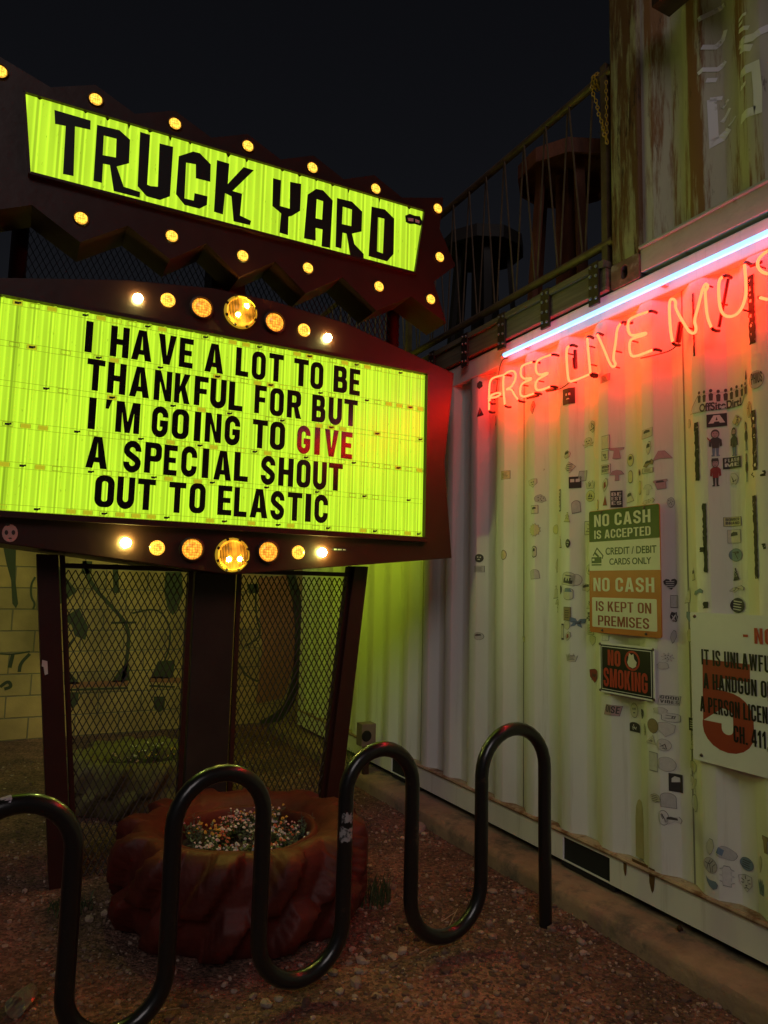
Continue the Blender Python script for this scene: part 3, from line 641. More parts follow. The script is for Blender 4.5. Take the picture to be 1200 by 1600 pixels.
pm.add([(x, 3.702+d, z) for z in (PZ0, PZ1) for x, d in xs], [(i, i+1, len(xs)+i+1, len(xs)+i) for i in range(len(xs)-1)])
dp = obj('display_panel', pm, M_PANEL, sg)
obj('display_panel', MB().box(PX0, PX1, 4.284, 4.29, PZ0, PZ1), M_RPANEL, sg)     # the far face of the double-sided sign
tr = MB()
for a in ((PX0-.03, PX1+.03, PZ1+.001, PZ1+.022), (PX0-.03, PX1+.03, PZ0-.03, PZ0-.001), (PX0-.03, PX0-.001, PZ0, PZ1), (PX1+.001, PX1+.03, PZ0, PZ1)): tr.box(a[0], a[1], 3.668, 3.717, a[2], a[3])
obj('panel_trim', tr, M_RED, sg)
# marquee letters (each one lifts out of its track)
ROWS = [("I HAVE A LOT TO BE", [(0, 400, 433), (0, 517, 605), (0, 617, 713), (0, 740, 825), (0, 840, 905), (0, 960, 1048), (1, 55, 115), (1, 130, 195), (1, 210, 278), (1, 327, 395), (1, 405, 465), (1, 513, 577), (1, 588, 637)], 550, 139),
 ("THANKFUL FOR BUT", [(0, 405, 490), (0, 503, 590), (0, 607, 702), (0, 722, 805), (0, 817, 892), (0, 910, 975), (0, 985, 1060), (0, 1072, 1138), (1, 143, 198), (1, 215, 280), (1, 295, 362), (1, 412, 475), (1, 490, 552), (1, 562, 625)], 611, 148),
 ("I'M GOING TO GIVE", [(0, 415, 447), (0, 490, 520), (0, 542, 655), (0, 710, 788), (0, 805, 885), (0, 912, 938), (0, 960, 1037), (0, 1052, 1125), (1, 133, 203), (1, 215, 285), (1, 340, 405), (1, 425, 447), (1, 470, 535), (1, 548, 600)], 670.5, 143),
 ("A SPECIAL SHOUT", [(0, 403, 505), (0, 577, 662), (0, 677, 757), (0, 767, 830), (0, 848, 923), (0, 950, 975), (0, 1002, 1085), (0, 1097, 1163), (1, 172, 240), (1, 255, 325), (1, 340, 405), (1, 417, 480), (1, 490, 555)], 731, 137),
 ("OUT TO ELASTIC", [(0, 443, 535), (0, 547, 630), (0, 643, 727), (0, 790, 870), (0, 887, 962), (1, -30, 36), (1, 47, 107), (1, 122, 205), (1, 217, 283), (1, 297, 365), (1, 385, 403), (1, 423, 487)], 793, 165)]
ordn = ['first', 'second', 'third', 'fourth', 'fifth', 'sixth', 'seventh', 'eighth']; nthrow = ['top', 'second', 'third', 'fourth', 'bottom']
LY = 3.684; zrow = []
for ri, (txt, pos, by, bx) in enumerate(ROWS):
    zb = un(bx, by, 1, LY).z; CH = .158; zrow.append(zb)
    it = iter(pos)
    for word in txt.split():
        seen = {}
        for li, chh in enumerate(word):
            pg, a, b = next(it); xa, xb = (a/3, b/3) if pg == 0 else (350+a/3, 350+b/3)
            xm = (xa+xb)/2
            ym = by-21+(xm-bx)*(.185-.135*((by-500)/330))
            u0, u1 = un(xa, ym, 1, LY).x, un(xb, ym, 1, LY).x
            g_, adv = glyph(chh, .64, .225)
            sc = (u1-u0)/max(adv, .01) if chh not in "I'" else CH*.95
            if chh in "I'": u0 = (u0+u1)/2-adv*sc/2
            tilt = rnd.uniform(-.012, .012); jz = rnd.uniform(-.003, .003)
            ct = [[(u0+x*sc, zb+jz+z*CH+tilt*x*sc) for x, z in q] for q in g_]
            mb = fill(ct, .003, on_sign(LY))
            if word == 'GIVE':  # these black letters are turned slightly so they mirror the red neon
                th_ = math.tan(rad((3.8, 2.3, .9, 0)[li])); xc_ = (u0+u1)/2
                mb.v = [(vx, vy+(vx-xc_)*th_-.002, vz) for vx, vy, vz in mb.v]
            seen[chh] = seen.get(chh, 0)+1
            nm = 'apostrophe' if chh == "'" else 'letter '+chh
            where = (ordn[li]+' in the word '+word) if len(word) > 1 else 'a word by itself'
            colr = 'red reflecting black' if word == 'GIVE' else 'black'
            tag(obj('marquee_letter', mb, M_LETTER), f'{colr} {nm}, {where}, on the {nthrow[ri]} board line', 'letter', 'changeable letters on the marquee board')
# tracks
M_TRK = mat('track_edge_glow', (.12, .10, .01), .4, emit=(.24, .36, .01), estr=1.0)  # opaque strips; own glow imitates the board shining through clear plastic
M_DASH = mat('amber_clip_glow', (.2, .10, .01), .5, emit=(.42, .42, .01), estr=1.0)  # clips glow too, as if lit by the board behind
zt = [zrow[0]+.158+.028]+[(zrow[i]+zrow[i+1]+.158)/2-.002 for i in range(4)]+[zrow[4]-.030]
for i, z in enumerate(zt):
    t = MB().box(PX0, PX1, 3.6935, 3.6945, z+.013, z+.0152).box(PX0, PX1, 3.6935, 3.6945, z-.0152, z-.013)
    k = 0; x = PX0+.05
    while x < PX1-.05:
        L_ = .045; q = rnd.random()
        if q < .55:
            for zz in (z-.011, z+.009): t.box(x, x+L_, 3.692, 3.693, zz, zz+.0022, 1 if q < .3 else 2)
            t.box(x, x+.002, 3.692, 3.693, z-.008, z+.008, 2); t.box(x+L_-.002, x+L_, 3.692, 3.693, z-.008, z+.008, 2)
            if q < .25: t.box(x+.003, x+L_-.003, 3.692, 3.693, z-.0085, z+.0085, 1)
        if k % 4 == i % 3: t.box(x+.01, x+.03, 3.690, 3.6915, z-.006, z+.005, 3); t.box(x+.03, x+.038, 3.690, 3.6915, z-.002, z+.007, 3)
        x += .0745; k += 1
    obj('letter_track', t, [M_TRK, M_DASH, mat('track_line_glow', (.1, .06, .01), .5, emit=(.16, .17, .005), estr=1) if i == 0 else bpy.data.materials['track_line_glow'], M_INK], sg)  # lines also get a weak glow in place of backlight
# lamps
def lamp(c, r, m_, bez, name='lamp'):
    x, z = c
    if m_ in (M_LEDX, M_LEDW): L_ = obj(name, MB().lathe([(0, -r*.8), (r*.5, -r*.72), (r*.85, -r*.45), (r, 0)], (0, 0, 0), 24, axis='y'), m_, sg, sm=True)
    else: L_ = obj(name, MB().lathe([(0, -.022*r/.05), (r*.5, -.018*r/.05), (r*.85, -.009*r/.05), (r, 0)], (0, 0, 0), 24, axis='y'), m_, sg, sm=True)
    L_.location = (x, bez, z)
    return L_
for px, py, r, m_ in ((216, 465, .024, M_LEDW), (263, 468, .038, M_LED), (316, 480, .052, M_LEDO), (377, 487, .078, M_BIG), (430, 503, .052, M_LEDO), (476, 515, .038, M_LED), (513, 527, .024, M_LEDW),
                      (197, 848, .024, M_LEDX), (246, 856, .038, M_LED), (301, 858, .052, M_LEDO), (364, 867, .078, M_BIG), (420, 862, .052, M_LEDO), (467, 863, .038, M_LED), (505, 863, .024, M_LEDX)):
    p = un(px, py, 1, 3.70); L_ = lamp((p.x, p.z), r, m_, 3.708)
    if r > .045:
        b = obj('bezel', MB().lathe([(r, -.002), (r+.004, -.014), (r+.012, -.012), (r+.014, 0), (r+.014, .012)], (0, 0, 0), 28, axis='y'), M_RIM if m_ is M_LEDO else M_TABS, L_, sm=True)
    if m_ is M_BIG:
        for k in range(8):
            a = k*math.pi/4+.4; tb = MB().box(-.007, .007, -.018, -.012, .080, .094)
            for q in range(-8, 0):
                vx, vy, vz = tb.v[q]; tb.v[q] = (vx*math.cos(a)-vz*math.sin(a), vy, vx*math.sin(a)+vz*math.cos(a))
            obj('retaining_tab', tb, M_RIM, L_)
        for hx, hz in (((-.026, -.024), (.030, -.020)) if py > 600 else ((-.022, -.026), (.022, .030))): obj('hot_spot', MB().lathe([(0, -.010), (.007, -.0085), (.011, -.004), (.012, 0)], (hx, -.024, hz), 14, axis='y'), M_HOT, L_, sm=True)
        gl = MB()
        for k in range(-9, 10):
            w_ = math.sqrt(max(0, .076**2-(k*.008)**2)); gl.box(k*.008-.0004, k*.008+.0004, -.036, -.035+.02*abs(k)/9, -w_*.9, w_*.9)
        obj('lens_rib', gl, M_RIM, L_)
# header
HD = []
for k in range(6):                                               # top edge, left to right, spikes .40 apart
    xp = -.215+.402*k
    if k: HD += [(xp, 4.043)]
    HD += [(xp+.2, 3.953)]
HD = [(-.281, 4.04)]+[p for p in HD if p[0] < 2.1]+[(2.301, 4.04), (2.275, 3.822), (2.402, 3.601), (2.238, 3.455), (2.339, 3.20), (2.076, 3.322), (1.833, 3.179), (1.602, 3.337), (1.375, 3.187), (1.183, 3.334), (.985, 3.197), (.794, 3.341), (.608, 3.205), (.388, 3.334), (.169, 3.187), (-.056, 3.32), (-.319, 3.20), (-.218, 3.455), (-.382, 3.601), (-.255, 3.822)]
hm = fill([HD], .25, lambda u, v, d: (u, 3.702+d, v))
hb = obj('header_cabinet', hm, M_RED, sg)
HP = [(-.122, 3.869), (2.144, 3.895), (2.082, 3.474), (-.072, 3.474)]
hp = obj('header_panel', MB().hexa([(x, 3.69, z) for x, z in HP], [(x, 3.70, z) for x, z in HP]), M_HPANEL, sg)
ht = MB()
for (a, b) in zip(HP, HP[1:]+HP[:1]):
    a, b = Vector((a[0], a[1], 0)), Vector((b[0], b[1], 0)); d = (b-a).normalized(); n_ = Vector((-d.y, d.x, 0))
    a2, b2 = a-d*.012, b+d*.0
    ht.hexa([(p.x, 3.672, p.y) for p in (a2+n_*.001, b2+n_*.001, b2+n_*.014, a2+n_*.014)], [(p.x, 3.701, p.y) for p in (a2+n_*.001, b2+n_*.001, b2+n_*.014, a2+n_*.014)])
obj('header_trim', ht, M_RED, sg)
sk = MB(); x = -.06
while x < 2.1:
    zt_ = 3.869+(x+.122)/(2.266)*.026; w_ = rnd.uniform(.006, .014); h_ = rnd.uniform(.008, .026)
    sk.merge(fill([[(x-w_, zt_), (x-w_*.2, zt_-h_), (x+w_*.3, zt_-h_*.8), (x+w_, zt_)]], 0, lambda u, v, d: (u, 3.6892, v))); x += .105*rnd.choice((1, 1, 1, 2))
obj('edge_stain', sk, M_INK, hp)
A_ = lambda L_: [[(x/3, 80+y/3) for x, y in q] for q in L_]
B_ = lambda L_: [[(350+x/3, 80+y/3) for x, y in q] for q in L_]
HL = [A_([[(255, 275), (425, 325), (424, 368), (352, 352), (345, 585), (295, 575), (308, 350), (258, 340)]]),
 A_([[(455, 345), (560, 370), (610, 415), (605, 525), (547, 540), (580, 635), (657, 660), (655, 686), (533, 655), (515, 533), (483, 527), (478, 617), (438, 607)], [(487, 395), (546, 410), (543, 498), (482, 487)]]),
 A_([[(657, 378), (704, 392), (690, 625), (705, 632), (740, 635), (748, 432), (812, 448), (797, 680), (750, 697), (688, 680), (645, 632)]]),
 A_([[(905, 470), (937, 478), (988, 530), (986, 612), (918, 595), (918, 530), (873, 522), (865, 690), (908, 700), (912, 665), (973, 680), (970, 720), (935, 738), (865, 720), (825, 670), (838, 492)]]),
 A_([[(1017, 510), (1075, 527), (1068, 622), (1142, 543), (1190, 558), (1090, 655), (1135, 668), (1125, 770), (1177, 795), (1172, 815), (1095, 797), (1085, 680), (1055, 665), (1045, 765), (1003, 752)]]),
 B_([[(230, 595), (268, 605), (262, 725), (308, 738), (310, 612), (362, 622), (357, 748), (318, 772), (303, 775), (300, 862), (260, 850), (268, 760), (227, 725)]]),
 B_([[(432, 645), (465, 652), (510, 700), (497, 922), (457, 915), (462, 835), (430, 828), (430, 888), (375, 877), (392, 672)], [(435, 693), (465, 703), (460, 790), (430, 783)]]),
 B_([[(530, 688), (600, 705), (648, 752), (645, 845), (600, 855), (612, 905), (655, 950), (655, 975), (592, 957), (575, 855), (556, 850), (550, 925), (523, 917)], [(557, 728), (600, 742), (597, 820), (553, 810)]]),
 B_([[(692, 728), (755, 742), (798, 785), (795, 950), (765, 985), (678, 960)], [(722, 778), (752, 785), (745, 948), (717, 938)]])]
for ct in HL:
    q = [[(lambda p: (p.x, p.z))(un(x, y, 1, 3.687)) for x, y in c] for c in ct]
    obj('painted_letter', fill(q, .0015, on_sign(3.6885)), M_BLACK, hp)
for px, py in ((0, 110), (150, 154), (274, 192), (388, 227), (489, 261), (588, 294), (685, 325), (688, 401), (674, 467), (593, 447), (482, 418), (380, 399), (269, 368), (127, 340)):
    p = un(px, py, 1, 3.69)
    b = lamp((p.x, p.z), .032, M_LED, 3.698, 'bulb')
    obj('bezel', MB().lathe([(.031, -.002), (.036, -.007), (.040, .002)], (0, 0, 0), 18, axis='y'), M_RIM, b, sm=True)
# base: two leaning posts, dark central column, expanded metal
def lean(xa, xb, w_, y0, y1, z0=0, z1=1.63):
    return MB().hexa([(xb-w_/2, y0, z0-.03), (xb+w_/2, y0, z0-.03), (xb+w_/2, y1, z0-.03), (xb-w_/2, y1, z0-.03)], [(xa-w_/2, y0, z1), (xa+w_/2, y0, z1), (xa+w_/2, y1, z1), (xa-w_/2, y1, z1)])
obj('leaning_post', lean(.135, .305, .10, 3.93, 4.07), M_RED, sg, bevel=.004)
obj('leaning_post', lean(1.890, 1.720, .095, 3.93, 4.07), M_RED, sg, bevel=.004)
obj('column', MB().box(.885, 1.115, 3.96, 4.19, -.03, 1.60), M_POLE, sg, bevel=.006)
cr = MB()
for x in (.862, 1.137): cr.box(x-.012, x+.012, 3.965, 3.99, 0, 1.58)
obj('mesh_frame', cr.merge(lean(.205, .375, .025, 3.965, 3.99)).merge(lean(1.835, 1.665, .025, 3.965, 3.99)).box(.22, .85, 3.966, 3.989, 1.565, 1.59).box(1.15, 1.82, 3.966, 3.989, 1.565, 1.59), M_RED, sg)
def lattice(x0f, x1f, z0, z1, Y, px=.0335, pz=.064, th=.0028, m_=M_MESH, name='expanded_mesh'):
    mb = MB(); i0 = -3
    nx_ = int((max(x1f(z0), x1f(z1))-min(x0f(z0), x0f(z1)))/(px/2))+4; X0 = min(x0f(z0), x0f(z1))
    nz = int((z1-z0)/(pz/2))
    for i in range(nx_):
        for j in range(nz):
            za = z0+j*pz/2; zb = za+pz/2
            xa = X0+(i+((j+i) % 2))*px/2; xb = X0+(i+((j+i+1) % 2))*px/2
            if not (x0f(za) < min(xa, xb) and max(xa, xb) < x1f(za)): continue
            mb.add([(xa-th, Y, za), (xa+th, Y-.002, za), (xb+th, Y-.002, zb), (xb-th, Y, zb), (xa-th, Y+.004, za), (xb-th, Y+.004, zb)], [(0, 1, 2, 3), (0, 3, 5, 4)])
    return obj(name, mb, m_, sg)
lattice(lambda z: .375-.17*z/1.6, lambda z: .868, .02, 1.585, 3.984)
lattice(lambda z: 1.132, lambda z: 1.665+.17*z/1.6, .02, 1.585, 3.984)
p1 = un(33, 352, 1, 4.08); p2 = un(614, 488, 1, 4.08)
for p in (p1, p2): obj('support_pipe', MB().tube([(p.x, 4.08, 2.85), (p.x, 4.08, p.z), (p.x, 4.08, p.z+.012)], [.042, .042, .036], 14), M_RED, sg, sm=True)
obj('pipe_cap', MB().tube([(p1.x, 4.08, p1.z+.005), (p1.x, 4.08, p1.z+.03)], [.044, .03], 14).tube([(p2.x, 4.08, p2.z+.005), (p2.x, 4.08, p2.z+.03)], [.044, .03], 14), M_GALV, sg, sm=True)
obj('column', MB().box(.9, 1.1, 4.0, 4.2, 3.1, 3.6), M_POLE, sg)
lattice(lambda z: p1.x, lambda z: p2.x+.05, 2.98, 3.40, 4.06, th=.0016, name='upper_mesh')

# small stickers on the sign itself
def flat_sticker(name, pts, Y, m_, label, cat='sticker', extra=None, m2=None, group='stickers on the roadside sign'):
    q = [(lambda p: (p.x, p.z))(un(x, y, 1, Y)) for x, y in pts]
    mb = fill([q], .001, on_sign(Y))
    if extra:
        e = [[(lambda p: (p.x, p.z))(un(x, y, 1, Y-.002)) for x, y in c] for c in extra]
        mb.merge(fill(e, .0008, on_sign(Y-.0012)), 1)
    return tag(obj(name, mb, [m_, m2 or M_INK]), label, cat, group)
M_PINK = mat('pink_paper', (.50, .30, .27), .6)
M_PAPER = mat('white_paper', (.60, .58, .52), .55, var=.12, vscale=20)
cir = lambda cx, cy, rx, ry, n=16: [(cx+rx*math.cos(2*math.pi*k/n), cy+ry*math.sin(2*math.pi*k/n)) for k in range(n)]
flat_sticker('sticker', cir(15.5, 833, 12.5, 14)+[], 3.715, M_PINK, 'round pink face sticker with dark eyes at the lower left of the red sign cabinet', extra=[cir(10, 832, 3, 4, 8), cir(21, 832, 3, 4, 8), cir(16, 841, 3, 1.2, 6), cir(12, 819, 4, 3, 7)])
flat_sticker('sticker', [(633, 337), (640, 334), (648, 337), (656, 338), (660, 347), (657, 353), (648, 350), (640, 350), (634, 347)], 3.688, M_BLACK, 'black scalloped sticker at the right end of the header panel above the lettering', extra=[[(637, 340), (646, 341), (646, 346), (638, 345)], [(649, 342), (656, 345), (655, 349), (649, 347)]], m2=M_PAPER)
flat_sticker('sticker', [(520, 856), (542, 857), (542, 861), (520, 860)], 3.715, M_INK, 'tiny dark label strip with pale print below the lit board', extra=[[(522, 857.2), (526, 857.2), (526, 859.4), (522, 859.4)], [(528, 857.6), (534, 857.8), (534, 859.8), (528, 859.6)], [(536, 858), (540, 858.2), (540, 860), (536, 859.8)]], m2=M_PAPER)
flat_sticker('sticker', [(66, 1031), (74, 1033), (75, 1053), (70, 1055), (68, 1042), (65, 1041)], 3.927, M_PAPER, 'torn white sticker remnant on the left leaning post')

# ------------------------------------------------------------------ block wall behind
bw = obj('block_wall', MB().box(-14, 9, 7.62, 7.84, -.1, 3.05), M_BLOCK)
tag(bw, 'tan painted concrete block wall with dark graffiti behind the sign', 'wall')
gr = MB(); gp = MB()
def wp(o, s_, p): q = un(o[0]+p[0]/s_, o[1]+p[1]/s_, 1, 7.615); return (q.x, q.z)
O1 = (0, 780); O2 = (300, 780)
def gst(o, path, wd, mb=None):
    P = [wp(o, 3, p) for p in path]
    for _ in range(2):
        Q = [P[0]]
        for a, b in zip(P, P[1:]): Q += [(a[0]*.75+b[0]*.25, a[1]*.75+b[1]*.25), (a[0]*.25+b[0]*.75, a[1]*.25+b[1]*.75)]
        P = Q+[P[-1]]
    ct = stroke(P, wd*.0021); n = len(P)
    (mb or gr).add([(x, 7.6165, z) for x, z in ct], [(i, i+1, 2*n-2-i, 2*n-1-i) for i in range(n-1)])
def gpoly(o, pts, mb=None): (mb or gr).merge(fill([[wp(o, 3, p) for p in pts]], 0, lambda u, v, d: (u, 7.6165, v)))
gpoly(O1, [(15, 225), (75, 225), (72, 380), (85, 490), (75, 512), (58, 490), (52, 380), (30, 300)])
gst(O1, [(165, 365), (145, 400), (145, 460), (165, 490), (155, 515)], 9)
gst(O1, [(0, 725), (60, 728), (140, 714)], 7); gst(O1, [(60, 728), (45, 790)], 16); gst(O1, [(140, 725), (95, 770), (90, 810)], 14); gst(O1, [(0, 880), (40, 850), (55, 880), (20, 890)], 14)
gst(O1, [(395, 290), (425, 400), (540, 520), (605, 600), (600, 720), (575, 860)], 17); gst(O1, [(540, 305), (545, 440)], 26); gst(O1, [(410, 290), (405, 350)], 44)
gpoly(O1, [(775, 340), (850, 340), (860, 440), (830, 520), (810, 545), (790, 520), (770, 440)])
gst(O1, [(620, 535), (740, 508), (800, 590), (795, 700), (770, 760)], 9); gst(O1, [(520, 580), (640, 578)], 10)
gpoly(O1, [(290, 560), (370, 510), (415, 600), (400, 660), (350, 640), (335, 590)]); gst(O1, [(350, 650), (300, 720)], 12)
gpoly(O1, [(265, 310), (360, 430), (300, 480), (265, 500)])
gpoly(O1, [(300, 780), (375, 865), (300, 870)]); gpoly(O1, [(520, 860), (560, 800), (600, 760), (610, 850)]); gpoly(O1, [(705, 840), (740, 760), (820, 755), (810, 840)])
for q in ([(310, 872), (600, 862)], [(700, 845), (880, 850)]): gst(O1, q, 26, gp)
gst(O1, [(305, 895), (600, 885)], 9); gst(O1, [(700, 875), (820, 880)], 9); gpoly(O1, [(720, 925), (775, 925), (770, 985), (745, 1000), (722, 980)]); gpoly(O1, [(320, 905), (370, 905), (365, 960), (335, 980)])
gst(O2, [(455, 330), (490, 450), (508, 650), (490, 860), (440, 1000), (330, 1060)], 52)
gpoly(O2, [(255, 400), (310, 395), (315, 435), (270, 445)]); gst(O2, [(300, 400), (298, 550), (330, 640), (250, 690)], 10); gst(O2, [(220, 770), (255, 830), (310, 855)], 10)
gpoly(O2, [(310, 370), (445, 355), (480, 520), (485, 760), (430, 930), (300, 960), (330, 700)], gp)
obj('graffiti', gr, mat('graffiti_black', (.035, .04, .025), .7), bw)
obj('graffiti_patch', gp, mat('graffiti_brown', (.30, .12, .07), .8, var=.2, vscale=4), bw)

# ------------------------------------------------------------------ tyre planters and flowers
def tyre(c, R, rh, H, m_, label, lug=.07, n=600, seed=0):
    P = [(rh-.02, .62*H), (rh-.005, .78*H), (rh, .86*H), (rh+.014, .89*H), (rh+.026, .885*H), (rh+.032, .845*H), (rh+.042, .845*H), (rh+.052, .91*H), (rh+.10, .975*H), (rh+.15, H), (R*.90, .985*H), (R*.965, .91*H), (R*.995, .80*H), (R, .72*H), (R, .64*H), (R, .57*H), (R, .501*H), (R, .43*H), (R, .36*H), (R, .28*H), (R*.99, .2*H), (R*.955, .09*H), (R*.88, .01*H), (R*.8, -.02)]
    mb = MB(); K = len(P)
    for k in range(n):
        a = 2*math.pi*k/n
        for i, (r, z) in enumerate(P):
            sgn = 1 if z > .5*H else -1
            v = abs(z/H-.5)*2
            ph = a*12 + sgn*(1-v)*2.9 + (1.6 if sgn < 0 else 0)
            s1 = (ph/(2*math.pi)) % 1; L_ = min(1, max(0, s1/.09))*min(1, max(0, (.50-s1)/.09)); L_ = L_*L_*(3-2*L_)
            edge = max(0, min(1, (r-R*.80)/(R*.17)))
            wob = noise.noise((math.cos(a)*2+seed, math.sin(a)*2, z*3))*.008
            rr_ = r+edge*(lug*(L_-.5))+wob*edge+noise.noise((math.cos(a)*9, math.sin(a)*9+seed, z*11))*.004*edge
            zz = z+(.030*(L_-.5)*edge if 5 < i < 13 else 0)+noise.noise((math.cos(a)*7+seed, math.sin(a)*7, z*9))*.006*(5 < i < 16)+noise.noise((math.cos(a)*1.7, math.sin(a)*1.7+seed, 4))*.012*(i < 14)
            mb.v.append((c[0]+rr_*math.cos(a), c[1]+rr_*math.sin(a), zz))
    for k in range(n):
        j = (k+1) % n
        for i in range(K-1): mb.f.append((k*K+i, j*K+i, j*K+i+1, k*K+i+1)); mb.m.append(0)
    t = empty('tyre_planter', label, 'planter', 'tyre planters'); 
    smooth(obj('tyre', mb, m_, t))
    so_ = MB(); q = 40; so_.v.append((c[0], c[1], .70*H))
    for rr_ in (.33, .66, 1.0):
        for k in range(q): so_.v.append((c[0]+rh*rr_*math.cos(2*math.pi*k/q), c[1]+rh*rr_*math.sin(2*math.pi*k/q), .66*H+rnd.uniform(-.008, .012)))
    for k in range(q):
        j = (k+1) % q; so_.f.append((0, 1+k, 1+j)); so_.m.append(0)
        for l_ in (0, 1): so_.f.append((1+l_*q+k, 1+(l_+1)*q+k, 1+(l_+1)*q+j, 1+l_*q+j)); so_.m.append(0)
    obj('soil', so_, M_SOIL, t, sm=True)
    return t
TC = (1.04, 3.37)
tyre(TC, .558, .315, .41, M_TYRE, 'big tractor tyre painted rust red and planted with small flowers in front of the sign')
tyre((.88, 5.25), .50, .27, .34, M_TYRE2, 'pale painted tyre planter behind the mesh of the sign', seed=5, n=160)
M_LEAF = [mat('leaf_green', (.055, .085, .03), .6, var=.4, vscale=30), mat('leaf_grey', (.12, .16, .12), .6, var=.3, vscale=30)]
BLM = {'white': mat('petal_white', (.62, .56, .54), .6), 'pink': mat('petal_pink', (.55, .30, .32), .6), 'yellow': mat('petal_yellow', (.60, .36, .05), .6), 'orange': mat('petal_orange', (.55, .14, .06), .6), 'lilac': mat('petal_lilac', (.42, .38, .52), .6)}
def plant(x, y, z, h, colour, nst, label, grp='flowers in the tyre planters', spread=.07, leafm=0, silver=False):
    lf = MB(); bl = MB()
    for k in range(nst):
        a = rnd.uniform(0, 6.28); r = rnd.uniform(0, spread); hh = h*rnd.uniform(.55, 1.1)
        b = Vector((x+r*.5*math.cos(a), y+r*.5*math.sin(a), z-.01)); e = Vector((x+r*math.cos(a), y+r*math.sin(a), z+hh))
        lf.tube([b, (b+e)/2+Vector((rnd.uniform(-.006, .006), rnd.uniform(-.006, .006), 0)), e], .0013, 3)
        for q in range(9):
            f = b.lerp(e, rnd.uniform(.1, .85)); an = rnd.uniform(0, 6.28); Lf = rnd.uniform(.012, .03); d = Vector((math.cos(an), math.sin(an), rnd.uniform(-.1, .8))).normalized()*Lf; s_ = Vector((-math.sin(an), math.cos(an), 0))*Lf*.22
            lf.add([f, f+d*.5+s_, f+d, f+d*.5-s_], [(0, 1, 2, 3)])
        if colour:
            R_ = rnd.uniform(.005, .0095); n_ = 7
            up_ = Vector((rnd.uniform(-.5, .5), rnd.uniform(-.8, .2), 1)).normalized(); u_ = up_.orthogonal().normalized(); v_ = up_.cross(u_)
            bl.add([e+up_*R_*.9]+[e+(u_*math.cos(2*math.pi*i/n_)+v_*math.sin(2*math.pi*i/n_))*R_*(1.15 if i % 2 else .9) for i in range(n_)]+[e-up_*R_*.7], [(0, 1+i, 1+(i+1) % n_) for i in range(n_)]+[(n_+1, 1+(i+1) % n_, 1+i) for i in range(n_)])
    o = obj('flowering_plant' if colour else 'leafy_plant', lf, M_LEAF[leafm])
    tag(o, label, 'flower' if colour else 'plant', grp)
    if colour: obj('blossoms', bl, BLM[colour], o)
    return o
cols = ['white', 'pink', 'orange', 'yellow', 'white', 'lilac', 'pink', 'white', 'orange']
for k in range(46):
    for _ in range(50):
        a = rnd.uniform(0, 6.28); r = .29*math.sqrt(rnd.random()); x, y = TC[0]+r*math.cos(a), TC[1]+r*math.sin(a)
        break
    c_ = cols[k % len(cols)]
    plant(x, y, .285, rnd.uniform(.05, .10), c_, rnd.randint(6, 11), f'small {c_} flowers growing in the red tyre planter', leafm=k % 2)
for i, (px, py, h) in enumerate(((288, 1300, .09), (300, 1304, .08), (478, 1298, .10), (470, 1304, .08))):
    p = un(px, py, 2, .29); plant(p.x, p.y, .28, h, None, 8, ['feathery silver plant at the left edge of the red tyre opening', 'low silver leaves beside the left edge of the red tyre opening', 'tall grey green spikes at the right edge of the red tyre opening', 'low grey green leaves beside the right edge of the red tyre opening'][i], leafm=1, spread=.05)
for k in range(7):
    a = rnd.uniform(0, 6.28); r = .22*math.sqrt(rnd.random())
    plant(.88+r*math.cos(a), 5.25+r*math.sin(a), .23, .11, ['white', 'pink', 'yellow'][k % 3], 8, f'small {["white", "pink", "yellow"][k % 3]} flowers in the pale tyre planter behind the mesh')

# ------------------------------------------------------------------ bicycle rack
LEGX = [2.222, 1.852, 1.492, 1.185, .850, .530, .222, -.10]
ry = lambda x: 2.62+.07*(x-2.22)
topz = lambda x: .885-.030*(2.05-x); botz = .085
pts = [(LEGX[0]+.006, -.06), (LEGX[0], .40)]
for i in range(7):
    xa, xb = LEGX[i], LEGX[i+1]; c, r = (xa+xb)/2, abs(xa-xb)/2
    if i % 2 == 0:
        ztop = topz(c)
        pts += [(c+r*math.cos(rad(q)), ztop-r+r*math.sin(rad(q))) for q in range(0, 181, 12)]
    else: pts += [(c+r*math.cos(rad(q)), botz+r+r*math.sin(rad(q))) for q in range(0, -181, -12)]
pts += [(LEGX[7], .3), (LEGX[7]-.005, -.06)]
rk = obj('bicycle_rack', MB().tube([(x, ry(x), z) for x, z in pts], .0295, 20), M_RACK, sm=True)
tag(rk, 'black wave shaped steel bicycle rack standing in the gravel in front', 'bicycle rack')
def wrap(xc, z0, z1, a0, a1, jag, seed):
    R_ = random.Random(seed); mb = MB(); n = 12; rows = 6; r = .0303
    for i in range(rows+1):
        z = z0+(z1-z0)*i/rows
        for k in range(n+1):
            a = a0+(a1-a0)*k/n; q = jag*R_.uniform(-1, 1) if i in (0, rows) else 0
            mb.v.append((xc+r*math.sin(a), ry(xc)-r*math.cos(a), z+q))
    for i in range(rows):
        for k in range(n): mb.f.append((i*(n+1)+k, i*(n+1)+k+1, (i+1)*(n+1)+k+1, (i+1)*(n+1)+k)); mb.m.append(0)
    return mb
M_OLD = mat('peeled_sticker', (.36, .34, .34), .6, col2=(.05, .05, .05), c2scale=55, c2lo=.48, c2hi=.56)
zc = lambda py: un(537, py, 1, ry(LEGX[3])).z
tag(obj('sticker', wrap(LEGX[3], zc(1282), zc(1268), -.9, .9, .006, 1), M_OLD), 'torn grey sticker on the middle leg of the bike rack, upper one', 'sticker', 'peeling stickers on the bike rack')
tag(obj('sticker', wrap(LEGX[3], zc(1312), zc(1290), -1.2, .7, .006, 2), M_OLD), 'scuffed pale sticker on the middle leg of the bike rack, lower one', 'sticker', 'peeling stickers on the bike rack')
